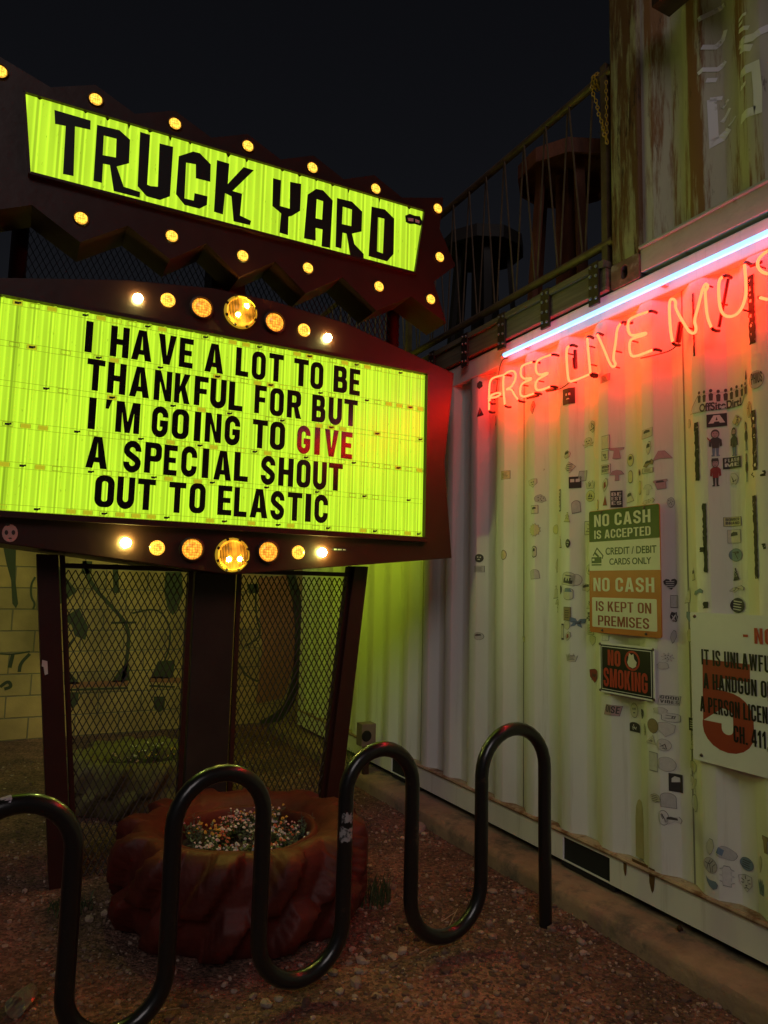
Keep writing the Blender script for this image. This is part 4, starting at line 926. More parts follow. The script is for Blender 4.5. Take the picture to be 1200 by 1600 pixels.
c6 = (LEGX[6]+LEGX[7])/2; r6 = abs(LEGX[6]-LEGX[7])/2; zt6 = topz(c6)-r6
sv = MB(); R_ = random.Random(4); n = 9
for i in range(7):
    q = rad(98+i*8)
    for k in range(n+1):
        b_ = -1.1+2.2*k/n; rr_ = r6+.0305*math.sin(b_+.5)
        sv.v.append((c6+rr_*math.cos(q)+R_.uniform(-.003, .003)*(i in (0, 6)), ry(c6)-.0305*math.cos(b_+.5), zt6+rr_*math.sin(q)))
for i in range(6):
    for k in range(n): sv.f.append((i*(n+1)+k, i*(n+1)+k+1, (i+1)*(n+1)+k+1, (i+1)*(n+1)+k)); sv.m.append(0)
tag(obj('sticker', sv, mat('lilac_torn_paper', (.45, .42, .52), .5, col2=(.1, .09, .12), c2scale=45, c2lo=.55, c2hi=.6)), 'crumpled lilac sticker wrapped round the leftmost arch of the bike rack', 'sticker', 'peeling stickers on the bike rack')

# ------------------------------------------------------------------ outlet box, weeds, rocks, twigs, cup
ob = empty('outlet_box', 'grey outdoor socket box on a short post by the far end of the white container', 'socket box')
p = un(572, 1150, 0, 2.47); y_ = p.y; x_ = p.x
obj('box', MB().box(x_-.06, x_+.06, y_-.05, y_+.05, p.z-.07, p.z+.10), mat('grey_box', (.24, .18, .15), .5, var=.2), ob, bevel=.008)
obj('cover', MB().lathe([(0, -.008), (.035, -.008), (.042, 0)], (x_-.02, y_-.05, p.z+.01), 16, axis='y'), M_DARK, ob)
obj('post', MB().box(x_-.02, x_+.02, y_-.02, y_+.02, -.02, p.z-.07), M_BRACKET, ob)
def weed(px, py, n, h, sp, label):
    c = un(px, py, 2, 0); mb = MB()
    for k in range(n):
        a = rnd.uniform(0, 6.28); r = sp*math.sqrt(rnd.random()); b = Vector((c.x+r*math.cos(a), c.y+r*math.sin(a), -.005)); hh = h*rnd.uniform(.4, 1); l_ = Vector((rnd.uniform(-.5, .5), rnd.uniform(-.5, .5), 0))*hh
        s_ = Vector((rnd.uniform(-1, 1), rnd.uniform(-1, 1), 0)).normalized()*rnd.uniform(.0015, .004)
        mb.add([b-s_, b+s_, b+l_*.4+Vector((0, 0, hh*.7))+s_*.8, b+l_+Vector((0, 0, hh)), b+l_*.4+Vector((0, 0, hh*.7))-s_*.8], [(0, 1, 2, 3, 4)])
    tag(obj('grass_tuft', mb, M_LEAF[0]), label, 'grass tuft', 'weeds in the gravel')
weed(578, 1408, 130, .13, .10, 'low green weed growing at the right foot of the red tyre')
weed(548, 1205, 220, .22, .22, 'clump of weeds by the socket box at the container end')
weed(600, 1215, 120, .14, .14, 'small weed patch right of the socket box against the kerb')
weed(110, 1420, 90, .06, .10, 'sparse short grass beside the foot of the left sign post')
def rock(px, py, s_, fl, label, grp, m_=M_ROCK, rot=0):
    c = un(px, py, 2, 0.0); bm = bmesh.new(); bmesh.ops.create_icosphere(bm, subdivisions=2, radius=1); sd = rnd.uniform(0, 99)
    ax = (s_*rnd.uniform(.8, 1.4), s_*rnd.uniform(.7, 1.1), s_*fl)
    mb = MB()
    for v in bm.verts:
        q = v.co*(1+.45*noise.noise(v.co*1.1+Vector((sd, 0, 0)))); q = Vector((q.x*ax[0], q.y*ax[1], q.z*ax[2])); q = Matrix.Rotation(rot or sd, 3, 'Z') @ q
        mb.v.append((c.x+q.x, c.y+q.y, gz(c.x, c.y)+ax[2]*.35+q.z))
    for f in bm.faces: mb.f.append(tuple(v.index for v in f.verts)); mb.m.append(0)
    bm.free(); tag(obj('rock', mb, m_), label, 'rock', grp)
G1 = 'loose rocks in the gravel'
for px, py, s_ in ((395, 1562, .016), (415, 1573, .022), (435, 1565, .014), (500, 1530, .022), (520, 1525, .02), (530, 1553, .016), (545, 1508, .014), (365, 1553, .013), (575, 1490, .014), (600, 1500, .016), (640, 1545, .012), (470, 1512, .012), (560, 1525, .017), (425, 1546, .012), (590, 1470, .013)):
    rock(px, py, s_, .6, 'pale stone lying in front of the red tyre among the gravel', G1)
for px, py, s_ in ((960, 1452, .024), (980, 1468, .022), (1013, 1484, .018), (908, 1475, .025), (1000, 1475, .012), (770, 1395, .022), (815, 1397, .022), (930, 1440, .02), (878, 1412, .013), (740, 1360, .016), (1045, 1502, .016), (835, 1362, .014)):
    rock(px, py, s_, .55, 'pale stone lying along the foot of the concrete kerb', G1)
rock(455, 1535, .05, .45, 'long broken concrete piece lying in front of the red tyre', G1, M_CONC, .9)
rock(650, 1295, .085, .30, 'flat pale slab half buried in the dirt right of the red tyre', G1, mat('slab', (.36, .27, .25), .9, var=.3, vscale=15, bump=.4))
rock(663, 1280, .035, .6, 'pale lump sitting on the flat slab right of the red tyre', G1)
rock(1062, 1453, .013, 1.0, 'small brown leaf lump on top of the concrete kerb', G1, M_BRACKET)
bpy.data.objects[-1] if False else None
for o in list(COL.objects):
    if o.get('label', '').startswith('small brown leaf'):
        q = un(1062, 1453, 2, .098)
        for v in o.data.vertices: pass
        c0 = sum((v.co for v in o.data.vertices), Vector())/len(o.data.vertices)
        for v in o.data.vertices: v.co += Vector((q.x-c0.x, q.y-c0.y, .103-c0.z))
tw = [((795, 1340), (832, 1378)), ((800, 1336), (826, 1382)), ((655, 1490), (705, 1474)), ((850, 1598), (856, 1582)), ((690, 1440), (712, 1425)), ((700, 1452), (715, 1420)), ((1100, 1535), (1125, 1560)), ((235, 1585), (280, 1575))]
twl = ['pale dry stalk lying by the kerb behind the right end of the rack', 'thin dry stem crossing the pale stalk by the kerb', 'brown twig lying below the lowest right bend of the rack', 'short straw at the bottom edge of the gravel', 'bent grass straw inside the right bend of the rack', 'thin upright straw inside the right bend of the rack', 'curved dry stem at the foot of the kerb near the right edge', 'twig lying near the bottom left bend of the rack']
for ((a, b), l_) in zip(tw, twl):
    A, B = un(*a, 2, .012), un(*b, 2, .02); mid = (A+B)/2+Vector((rnd.uniform(-.01, .01), rnd.uniform(-.01, .01), .008))
    tag(obj('twig', MB().tube(rounded([A, mid, B]), .0022, 5), mat('straw', (.38, .28, .20), .8)), l_, 'twig', 'twigs on the ground')
c = un(22, 1592, 2, 0); cp = MB(); ax = Vector((.05, .085, 0))
M_CUP = mat('clear_plastic', (.6, .6, .6), .1); M_CUP.node_tree.nodes['Principled BSDF'].inputs['Transmission Weight'].default_value = .85
cp.tube([c+Vector((0, 0, .038)), c+Vector((0, 0, .038))+ax*.5, c+Vector((0, 0, .034))+ax], [.036, .033, .028], 18, cap=False)
tag(obj('plastic_cup', cp, M_CUP, sm=True), 'clear plastic cup lying on the ground at the bottom left corner', 'cup')

# ------------------------------------------------------------------ signs on the container
SX = 2.588
def panel(y0, y1, z0, z1, x0=SX, th=.005, r=.012):
    return fill([rr(-y0, z0, -y1, z1, r, r, r, r)], th, lambda u, v, d: (x0+th-d, -u, v))
def uv(y0, y1, z0, z1): return lambda u, v: (-y0+(y0-y1)*u, z1-(z1-z0)*v)
def utext(f, s_, u0, u1, v0, v1, X, **k):
    (a, t_), (b, o_) = f(u0, v0), f(u1, v1); return fill(text_contours(s_, a, b, o_, t_, **k), .0006, on_wall(X))
def urect(f, u0, u1, v0, v1, X, r=0, th=.0006):
    (a, t_), (b, o_) = f(u0, v0), f(u1, v1); return fill([rr(a, o_, b, t_, r, r, r, r)], th, on_wall(X))
M_CREAM = mat('cream_print', (.78, .76, .66), .45, var=.05)
M_GREEN = mat('olive_green_print', (.045, .075, .018), .45)
M_ORNG = mat('burnt_orange_print', (.55, .16, .03), .45, var=.12, vscale=3)
M_MAR = mat('maroon_print', (.28, .05, .03), .45)
M_SRED = mat('red_print', (.50, .055, .035), .45)
M_WPANEL = mat('white_sign_face', (.84, .84, .84), .4, var=.06, vscale=4)
M_SCREW = mat('screw', (.12, .10, .09), .4, metal=.7)
nc = empty('no_cash_sign', 'tall green, cream and orange sign reading NO CASH IS ACCEPTED', 'sign')
a = (2.706, 2.258, 1.305, 1.915); f = uv(*a)
obj('panel', panel(*a), M_ORNG, nc)
obj('green_band', urect(f, .004, .996, .004, .258, SX, .008), M_GREEN, nc)
obj('cream_band', urect(f, .002, .998, .2585, .497, SX), M_CREAM, nc)
obj('white_box', urect(f, .04, .945, .715, .955, SX, .006), M_CREAM, nc)
for q in (utext(f, 'NO CASH', .085, .885, .035, .135, SX-.001, w=.52, t=.17, gap=.12), utext(f, 'IS ACCEPTED', .085, .885, .165, .235, SX-.001, w=.5, t=.16), utext(f, 'NO CASH', .065, .92, .555, .665, SX-.001, w=.52, t=.17, gap=.12)): obj('lettering', q, M_CREAM, nc)
def ftext(s_, u0, u1, v0, v1, bold=.012):
    (p, t_), (q, o_) = f(u0, v0), f(u1, v1); return font_text(s_, p, q, o_, t_, .0006, on_wall(SX-.001), bold)
for q in (ftext('CREDIT / DEBIT', .255, .955, .312, .37), ftext('CARDS ONLY', .31, .885, .40, .452)): obj('lettering', q, M_GREEN, nc)
for q in (utext(f, 'IS KEPT ON', .10, .875, .745, .825, SX-.001, w=.52, t=.15), utext(f, 'PREMISES', .13, .845, .86, .94, SX-.001, w=.52, t=.15)): obj('lettering', q, M_MAR, nc)
ic = urect(f, .04, .19, .385, .435, SX-.001, .002).merge(urect(f, .04, .19, .443, .455, SX-.001, .002))
P = [f(*q) for q in ((.065, .372), (.125, .312), (.215, .375), (.20, .40))]; ic.merge(fill([stroke(P, .006)], .0006, on_wall(SX-.001))); ic.merge(fill([stroke([f(.085, .345), f(.15, .385)], .010)], .0006, on_wall(SX-.0018)))
obj('card_icon', ic, M_GREEN, nc); obj('card_chip', urect(f, .052, .085, .398, .415, SX-.0018), M_CREAM, nc)
def screws(par, f, L_, m_=M_SCREW, r=.007, X=SX):
    for u, v in L_:
        p = f(u, v); obj('screw', MB().lathe([(0, -.006), (r*.7, -.005), (r, 0)], (X, -p[0], p[1]), 10, axis='x'), m_, par, sm=True)
screws(nc, f, ((.19, .02), (.80, .02), (.19, .978), (.80, .978)))
sm_ = empty('no_smoking_sign', 'small black sign with red letters reading NO SMOKING', 'sign')
a = (2.641, 2.303, 1.020, 1.258); f = uv(*a)
obj('panel', panel(*a, r=.006), M_WPANEL, sm_)
obj('black_border', urect(f, .025, .975, .035, .965, SX), M_BLACK, sm_); obj('white_line', urect(f, .045, .955, .065, .935, SX-.0008), M_WPANEL, sm_); obj('black_field', urect(f, .055, .945, .08, .92, SX-.0016), M_BLACK, sm_)
for q in (utext(f, 'NO', .17, .41, .13, .44, SX-.0026, w=.5, t=.2), utext(f, 'SMOKING', .085, .89, .50, .87, SX-.0026, w=.46, t=.17, gap=.08)): obj('lettering', q, M_SRED, sm_)
cc = f(.625, .29); R1 = .046
ring = fill([arc(cc[0], cc[1], R1, R1, 0, 345, 28), arc(cc[0], cc[1], R1*.80, R1*.80, 0, 345, 28)], .0006, on_wall(SX-.0026)).merge(fill([stroke([(cc[0]-R1*.6, cc[1]+R1*.6), (cc[0]+R1*.6, cc[1]-R1*.6)], .008)], .0006, on_wall(SX-.0034)))
obj('prohibition_ring', ring, M_SRED, sm_)
obj('white_blot', fill([[(cc[0]+x*R1, cc[1]+y*R1) for x, y in ((-.5, .1), (-.35, .75), (-.05, .55), (.2, .7), (.3, .2), (.62, -.1), (.5, -.55), (.1, -.75), (-.4, -.6), (-.62, -.25))]], .0006, on_wall(SX-.0042)), M_CREAM, sm_)
screws(sm_, f, ((.012, .03), (.985, .03), (.012, .965), (.985, .965)))
hg = empty('handgun_notice', 'large white notice with black text and a big red 51 about carrying a handgun', 'sign')
a = (2.105, 1.10, .815, 1.428); f = uv(*a)
obj('panel', panel(*a, r=.004), M_WPANEL, hg)
Y_ = lambda px, py: un(px, py, 0, SX)
def ptext(s_, xl, xr, yt, yb, X, **k):
    p, q, e = Y_(xl, yt), Y_(xl, yb), Y_(xr, (yt+yb)/2+(xr-xl)*.12); return fill(text_contours(s_, -p.y, -e.y, q.z, p.z, **k), .0006, on_wall(X))
p5 = Y_(1099, 1160); q5 = Y_(1107, 1033); e5 = Y_(1172, 1105)
obj('red_number', fill(text_contours('51', -p5.y, -e5.y+.235, p5.z-.012, q5.z, w=.52, t=.20, gap=.14), .0006, on_wall(SX)), mat('brick_red_print', (.36, .05, .03), .5), hg)
K = dict(w=.40, t=.145, gap=.085)
for t_, xl, xr, yt, yb in (('IT IS UNLAWFUL', 1096, 1213, 1014, 1038), ('A HANDGUN ON', 1099, 1209, 1051, 1075), ('A PERSON LICENSED', 1094, 1228, 1087, 1111), ('CH. 411,', 1146, 1202, 1133, 1159)):
    obj('lettering', ptext(t_, xl, xr, yt, yb, SX-.0012, **K), M_BLACK, hg)
obj('lettering', ptext('- NOTICE -', 1161, 1290, 980, 1004, SX-.0012, w=.5, t=.19, gap=.12), M_SRED, hg)
screws(hg, f, ((.022, .028), (.04, .962)), r=.0075)

# ------------------------------------------------------------------ stickers, tape
PAL = {'w': (.72, .70, .66), 'c': (.70, .67, .52), 'y': (.70, .66, .34), 'g': (.56, .55, .52), 'p': (.52, .34, .34), 'r': (.34, .06, .05), 'd': (.05, .045, .045), 'b': (.20, .28, .38), 't': (.22, .32, .33), 'o': (.34, .25, .14), 'f': (.66, .64, .58)}
SM = {k: mat('sticker_'+k, v, .5, var=.12, vscale=60) for k, v in PAL.items()}
SM['ink'] = mat('sticker_ink', (.085, .078, .07), .5); SM['faint'] = mat('sticker_edge', (.20, .18, .16), .6)
def shp(kind, rs):
    C = lambda n=16, a=1, b=1: [(a*math.cos(2*math.pi*k/n), b*math.sin(2*math.pi*k/n)) for k in range(n)]
    if kind in ('oval', 'circ'): return C(18)
    if kind == 'rect': return [(-1, -1), (1, -1), (1, 1), (-1, 1)]
    if kind == 'tilt': return [(-1, -1), (.85, -.75), (1, 1), (-.85, .8)]
    if kind == 'caps': return arc(0, .55, 1, .45, 0, 180, 7)+arc(0, -.55, 1, .45, 180, 360, 7)
    if kind == 'diam': return [(0, -1), (1, 0), (0, 1), (-1, 0)]
    if kind == 'tri': return [(-1, -1), (1, -1), (.1, 1)]
    if kind == 'shield': return [(-1, .8), (0, 1), (1, .8), (.9, -.2), (0, -1), (-.9, -.2)]
    if kind == 'tomb': return [(-1, -1), (1, -1), (1, .4)]+arc(0, .4, 1, .6, 20, 160, 6)+[(-1, .4)]
    if kind == 'heart': return [(0, -1), (.95, .1), (1, .6), (.6, 1), (.2, .9), (0, .55), (-.2, .9), (-.6, 1), (-1, .6), (-.95, .1)]
    if kind == 'star': return [((1 if k % 2 else .78)*math.cos(k*math.pi/12), (1 if k % 2 else .78)*math.sin(k*math.pi/12)) for k in range(24)]
    if kind == 'flower': return [((.68+.32*math.cos(8*a))*math.cos(a), (.68+.32*math.cos(8*a))*math.sin(a)) for a in [k*math.pi/24 for k in range(48)]]
    if kind == 'fly': return [(0, .25), (.25, .8), (1, 1), (.9, .1), (.45, -.1), (.7, -.9), (.15, -.6), (0, -.2), (-.15, -.6), (-.7, -.9), (-.45, -.1), (-.9, .1), (-1, 1), (-.25, .8)]
    if kind == 'gown': return [(-1, 1), (1, 1), (.9, .65), (.35, .5), (.55, -.9), (0, -1), (-.5, -.85), (-.3, .5), (-.9, .65)]
    if kind == 'bell': return [(-1, -1), (1, -1), (.6, -.4), (.45, .4), (.2, .6), (.2, 1), (-.2, 1), (-.2, .6), (-.45, .4), (-.6, -.4)]
    if kind == 'hat': return [(-1, -.5), (-.5, -.6), (-.5, -1), (.5, -1), (.5, -.6), (1, -.5), (.8, -.1), (.6, -.1), (.55, .9), (-.55, .9), (-.6, -.1), (-.8, -.1)]
    if kind == 'feather': return [(-.2, -1), (.3, -.7), (.9, .1), (.7, .9), (.1, 1), (-.6, .4), (-.8, -.2)]
    if kind == 'crown': return [(-.7, -1), (.7, -1), (1, .6), (.55, .2), (.4, 1), (.05, .3), (-.3, 1), (-.5, .25), (-1, .7)]
    if kind == 'skull': return arc(0, .35, .75, .65, -20, 200, 12)+[(-.45, -.3), (-1, -.2), (-.95, -.55), (-.3, -.6), (-.9, -.95), (-.6, -1), (0, -.75), (.6, -1), (.9, -.95), (.3, -.6), (.95, -.55), (1, -.2), (.45, -.3)]
    if kind == 'shroom': return [(-1, .1), (-.6, .8), (0, 1), (.6, .8), (1, .1), (.25, .05), (.3, -1), (-.3, -1), (-.25, .05)]
    if kind == 'trap': return [(-1, -.8), (-.2, -.6), (1, -.8), (.45, .9), (-.2, 1)]
    if kind == 'cup': return [(-.6, -1), (.6, -1), (.75, .4), (1, .6), (1, 1), (-1, 1), (-1, .6), (-.75, .4)]
    if kind == 'light': return [(-.55, -1), (.55, -1), (.55, -.7), (1, -.55), (.55, -.45), (.55, -.1), (1, .05), (.55, .15), (.55, .5), (1, .65), (.55, .75), (.4, 1), (-.4, 1), (-.55, .75), (-1, .65), (-.55, .5), (-.55, .15), (-1, .05), (-.55, -.1), (-.55, -.45), (-1, -.55), (-.55, -.7)]
    if kind == 'fin': return [(-1, -1), (.5, -1), (1, -.2), (.8, 1), (.1, .5), (-.5, -.2)]
    if kind == 'whale': return [(-1, .9), (-.7, .5), (-.2, .45), (.6, .6), (1, .2), (.9, -.5), (.3, -1), (-.4, -.6), (-.8, .1)]
    if kind == 'wave': return [(-1, -.6), (-.6, .3), (0, .5), (.6, 1), (1, .3), (.8, -.5), (.2, -.2), (-.4, -1)]
    if kind == 'person': return None
    q = []; n = 15
    for k in range(n):
        a = 2*math.pi*k/n; r = rs.uniform(.68, 1.0); q.append((r*math.cos(a), r*math.sin(a)))
    return q
def wallfill(contours, d, mb, mi=0):
    q = fill(contours, 0, lambda u, v, dd: (u, v, 0))
    if not q.v: return
    bm = bmesh.new(); V = [bm.verts.new(v) for v in q.v]
    for f in q.f:
        try: bm.faces.new([V[i] for i in f])
        except ValueError: pass
    us = [v[0] for v in q.v]; lo, hi = min(us), max(us)
    k0 = int((-hi-Y0)/PER)-2
    for k in range(k0, k0+int((hi-lo)/PER)+6):
        b = Y0+.0364+k*PER
        for y in (b, b-.0728, b-.1428, b-.2157):
            if lo < -y < hi: bmesh.ops.bisect_plane(bm, geom=bm.verts[:]+bm.edges[:]+bm.faces[:], plane_co=(-y, 0, 0), plane_no=(1, 0, 0), dist=1e-6)
    bm.verts.index_update()
    mb.add([(prof(-v.co.x)-d, -v.co.x, v.co.y) for v in bm.verts], [tuple(v.index for v in f.verts) for f in bm.faces], mi); bm.free()
def sticker(px, py, wpx, hpx, kind, colour, ink, label, name='sticker'):
    rs = random.Random(int(px*7+py*13)); c = un(px, py, 0, 2.612)
    X = prof(c.y); c = un(px, py, 0, X-.002)
    e1 = un(px-wpx/2, py, 0, X); e2 = un(px+wpx/2, py, 0, X); f1 = un(px, py-hpx/2, 0, X); f2 = un(px, py+hpx/2, 0, X)
    W, H_ = abs(e1.y-e2.y)/2, abs(f1.z-f2.z)/2
    th = 0 if kind in ('rect', 'caps', 'light', 'person') else rs.uniform(-.15, .15)
    ro = lambda p: (p[0]*math.cos(th)-p[1]*math.sin(th), p[0]*math.sin(th)+p[1]*math.cos(th))
    def put(L_, d, mi, mb):
        wallfill([[(-c.y+W*x, c.z+H_*y) for x, y in map(ro, q)] for q in L_], d, mb, mi)
    mb = MB(); mats = [SM['faint' if colour in 'f' else 'ink'], SM[colour], SM['ink'], SM['p'], SM['r'], SM['b']]
    if kind == 'person':
        body = {'n': [(-.75, .2), (-.35, .38), (.35, .38), (.75, .2), (.8, -.25), (.5, -.3), (.45, .0), (.42, -.4), (-.42, -.4), (-.45, 0), (-.5, -.3), (-.8, -.25)]}['n']
        put([body], .0022, 4 if 'R' in ink else 2, mb); put([[(-.42, -.40), (-.05, -.40), (-.12, -1), (-.5, -1), (-.5, -.92), (-.36, -.9)], [(.05, -.40), (.42, -.40), (.36, -.9), (.5, -.92), (.5, -1), (.1, -1)]], .0024, 2 if 'R' in ink else 5, mb)
        put([[(x*.52, .66+y*.34) for x, y in shp('oval', rs)]], .0026, 2, mb); put([[(x*.42, .62+y*.24) for x, y in shp('oval', rs)]], .0030, 3, mb)
        put([[(-.25, .68), (-.1, .68), (-.1, .71), (-.25, .71)], [(.1, .68), (.25, .68), (.25, .71), (.1, .71)], [(-.16, .51), (.16, .51), (.1, .48), (-.1, .48)]], .0034, 2, mb)
        if 'B' in ink: put([[(-.42, .60), (-.25, .54), (.25, .54), (.42, .60), (.34, .42), (0, .34), (-.34, .42)]], .0034, 2, mb)
        if 'C' in ink: put([[(-.55, .78), (.55, .78), (.45, 1), (-.45, 1)]], .0034, 2, mb)
        if 'G' in ink: put([[(-.95, .35), (-.6, .1), (-.55, .18), (-1, .5)]], .0034, 4, mb)
        mats[1] = SM['p']
    else:
        s_ = shp(kind, rs); g_ = 1+.75/max(3, min(wpx, hpx)) if colour != 'd' else 1.0
        if colour != 'd': put([[(x*g_, y*g_) for x, y in s_]], .0020, 0, mb)
        put([s_], .0026, 1, mb)
    Q = []; dark = colour == 'd'
    if ink == 'dots': Q = [[(x+.11*math.cos(k*1.05), y+.11*math.sin(k*1.05)) for k in range(6)] for x, y in ((-.4, .3), (.05, .45), (.42, .2), (-.3, -.3), (.2, -.35), (0, 0))]
    if ink == 'lines': Q = [[(-.65, y-.06), (rs.uniform(.1, .7), y-.06), (.6, y+.06), (-.65, y+.06)] for y in (-.55, -.2, .15, .5)]
    if ink == 'half': Q = [[(-.62, .0), (.55, .15), (.5, .62), (-.2, .72), (-.6, .45)]]
    if ink == 'face': Q = [[(-.42, .1), (-.12, .1), (-.15, .38), (-.4, .38)], [(.12, .1), (.42, .1), (.4, .38), (.15, .38)], [(-.3, -.4), (.3, -.4), (.2, -.25), (-.2, -.25)]]
    if ink == 'sail': Q = [[(-.55, -.2), (-.05, -.2), (-.05, .6)], [(.08, -.2), (.6, -.2), (.15, .5)], [(-.6, -.35), (.6, -.35), (.4, -.55), (-.4, -.55)]]
    if ink == 'city': Q = [[(-.75, -.75), (.75, -.75), (.75, -.2), (.5, -.2), (.5, .15), (.3, .15), (.3, -.3), (.1, -.3), (.1, .0), (-.15, .0), (-.15, -.35), (-.4, -.35), (-.4, .1), (-.6, .1), (-.75, -.2)], [(-.5, .4), (.5, .4), (.5, .55), (-.5, .55)]]
    if ink == 'scrib': Q = [stroke([(rs.uniform(-.6, .6), rs.uniform(-.7, .7)) for _ in range(4)], .12) for _ in range(2)]
    if ink == 'top': Q = [[(-.6, .45), (.6, .45), (.45, .85), (-.45, .85)]]
    if ink == 'ball': Q = [stroke([(-.8, .3), (-.1, .15), (.5, .75)], .09), stroke([(-.1, .15), (0, -.9)], .09), stroke([(-.6, -.6), (-.35, .1), (.1, .8)], .07), stroke([(.25, -.85), (.3, -.1), (.8, .35)], .07)]
    if ink == 'win': Q = [[(-.75, .05), (-.1, .05), (-.1, .6), (-.75, .6)], [(.1, .05), (.75, .05), (.75, .6), (.1, .6)]]
    if ink == 'tiger': Q = [stroke([(-.7, .5), (-.25, .3)], .1), stroke([(.7, .5), (.25, .3)], .1), stroke([(-.75, .05), (-.4, 0)], .1), stroke([(.75, .05), (.4, 0)], .1), [(-.2, -.2), (.2, -.2), (0, -.42)], stroke([(-.35, -.62), (0, -.5), (.35, -.62)], .09), [(-.4, .1), (-.18, .06), (-.36, .2)], [(.4, .1), (.18, .06), (.36, .2)], stroke([(0, .9), (0, .5)], .12)]
    if Q: put(Q, .0032, 1 if False else (2 if not dark else 3), mb)
    if ink.startswith('T:'):
        ln = ink[2:].split('|'); n = len(ln)
        for i, t_ in enumerate(ln):
            y1 = .8-1.6*i/n; y0 = y1-1.6/n*.78
            put(text_contours(t_, -.82, .82, y0, y1, w=.5, t=.17), .0032, 2 if not dark else 3, mb)
    if dark: mats[3] = SM['w']
    if ink == 'teal': put([[(-.85, .35), (.85, .35), (.6, .95), (-.6, .95)]], .0032, 5, mb)
    if ink == 'blue': put([[(-.9, -.3), (-.3, -.5), (-.2, .3), (-.7, .55)]], .0032, 5, mb)
    if ink == 'red': put([[(-.3, -.6), (.4, -.2), (.2, .6), (-.35, .3)]], .0032, 4, mb)
    o = obj(name, mb, mats)
    return tag(o, label, 'sticker' if name == 'sticker' else 'tape', 'stickers on the white container' if name == 'sticker' else 'black tape remnants on the container')
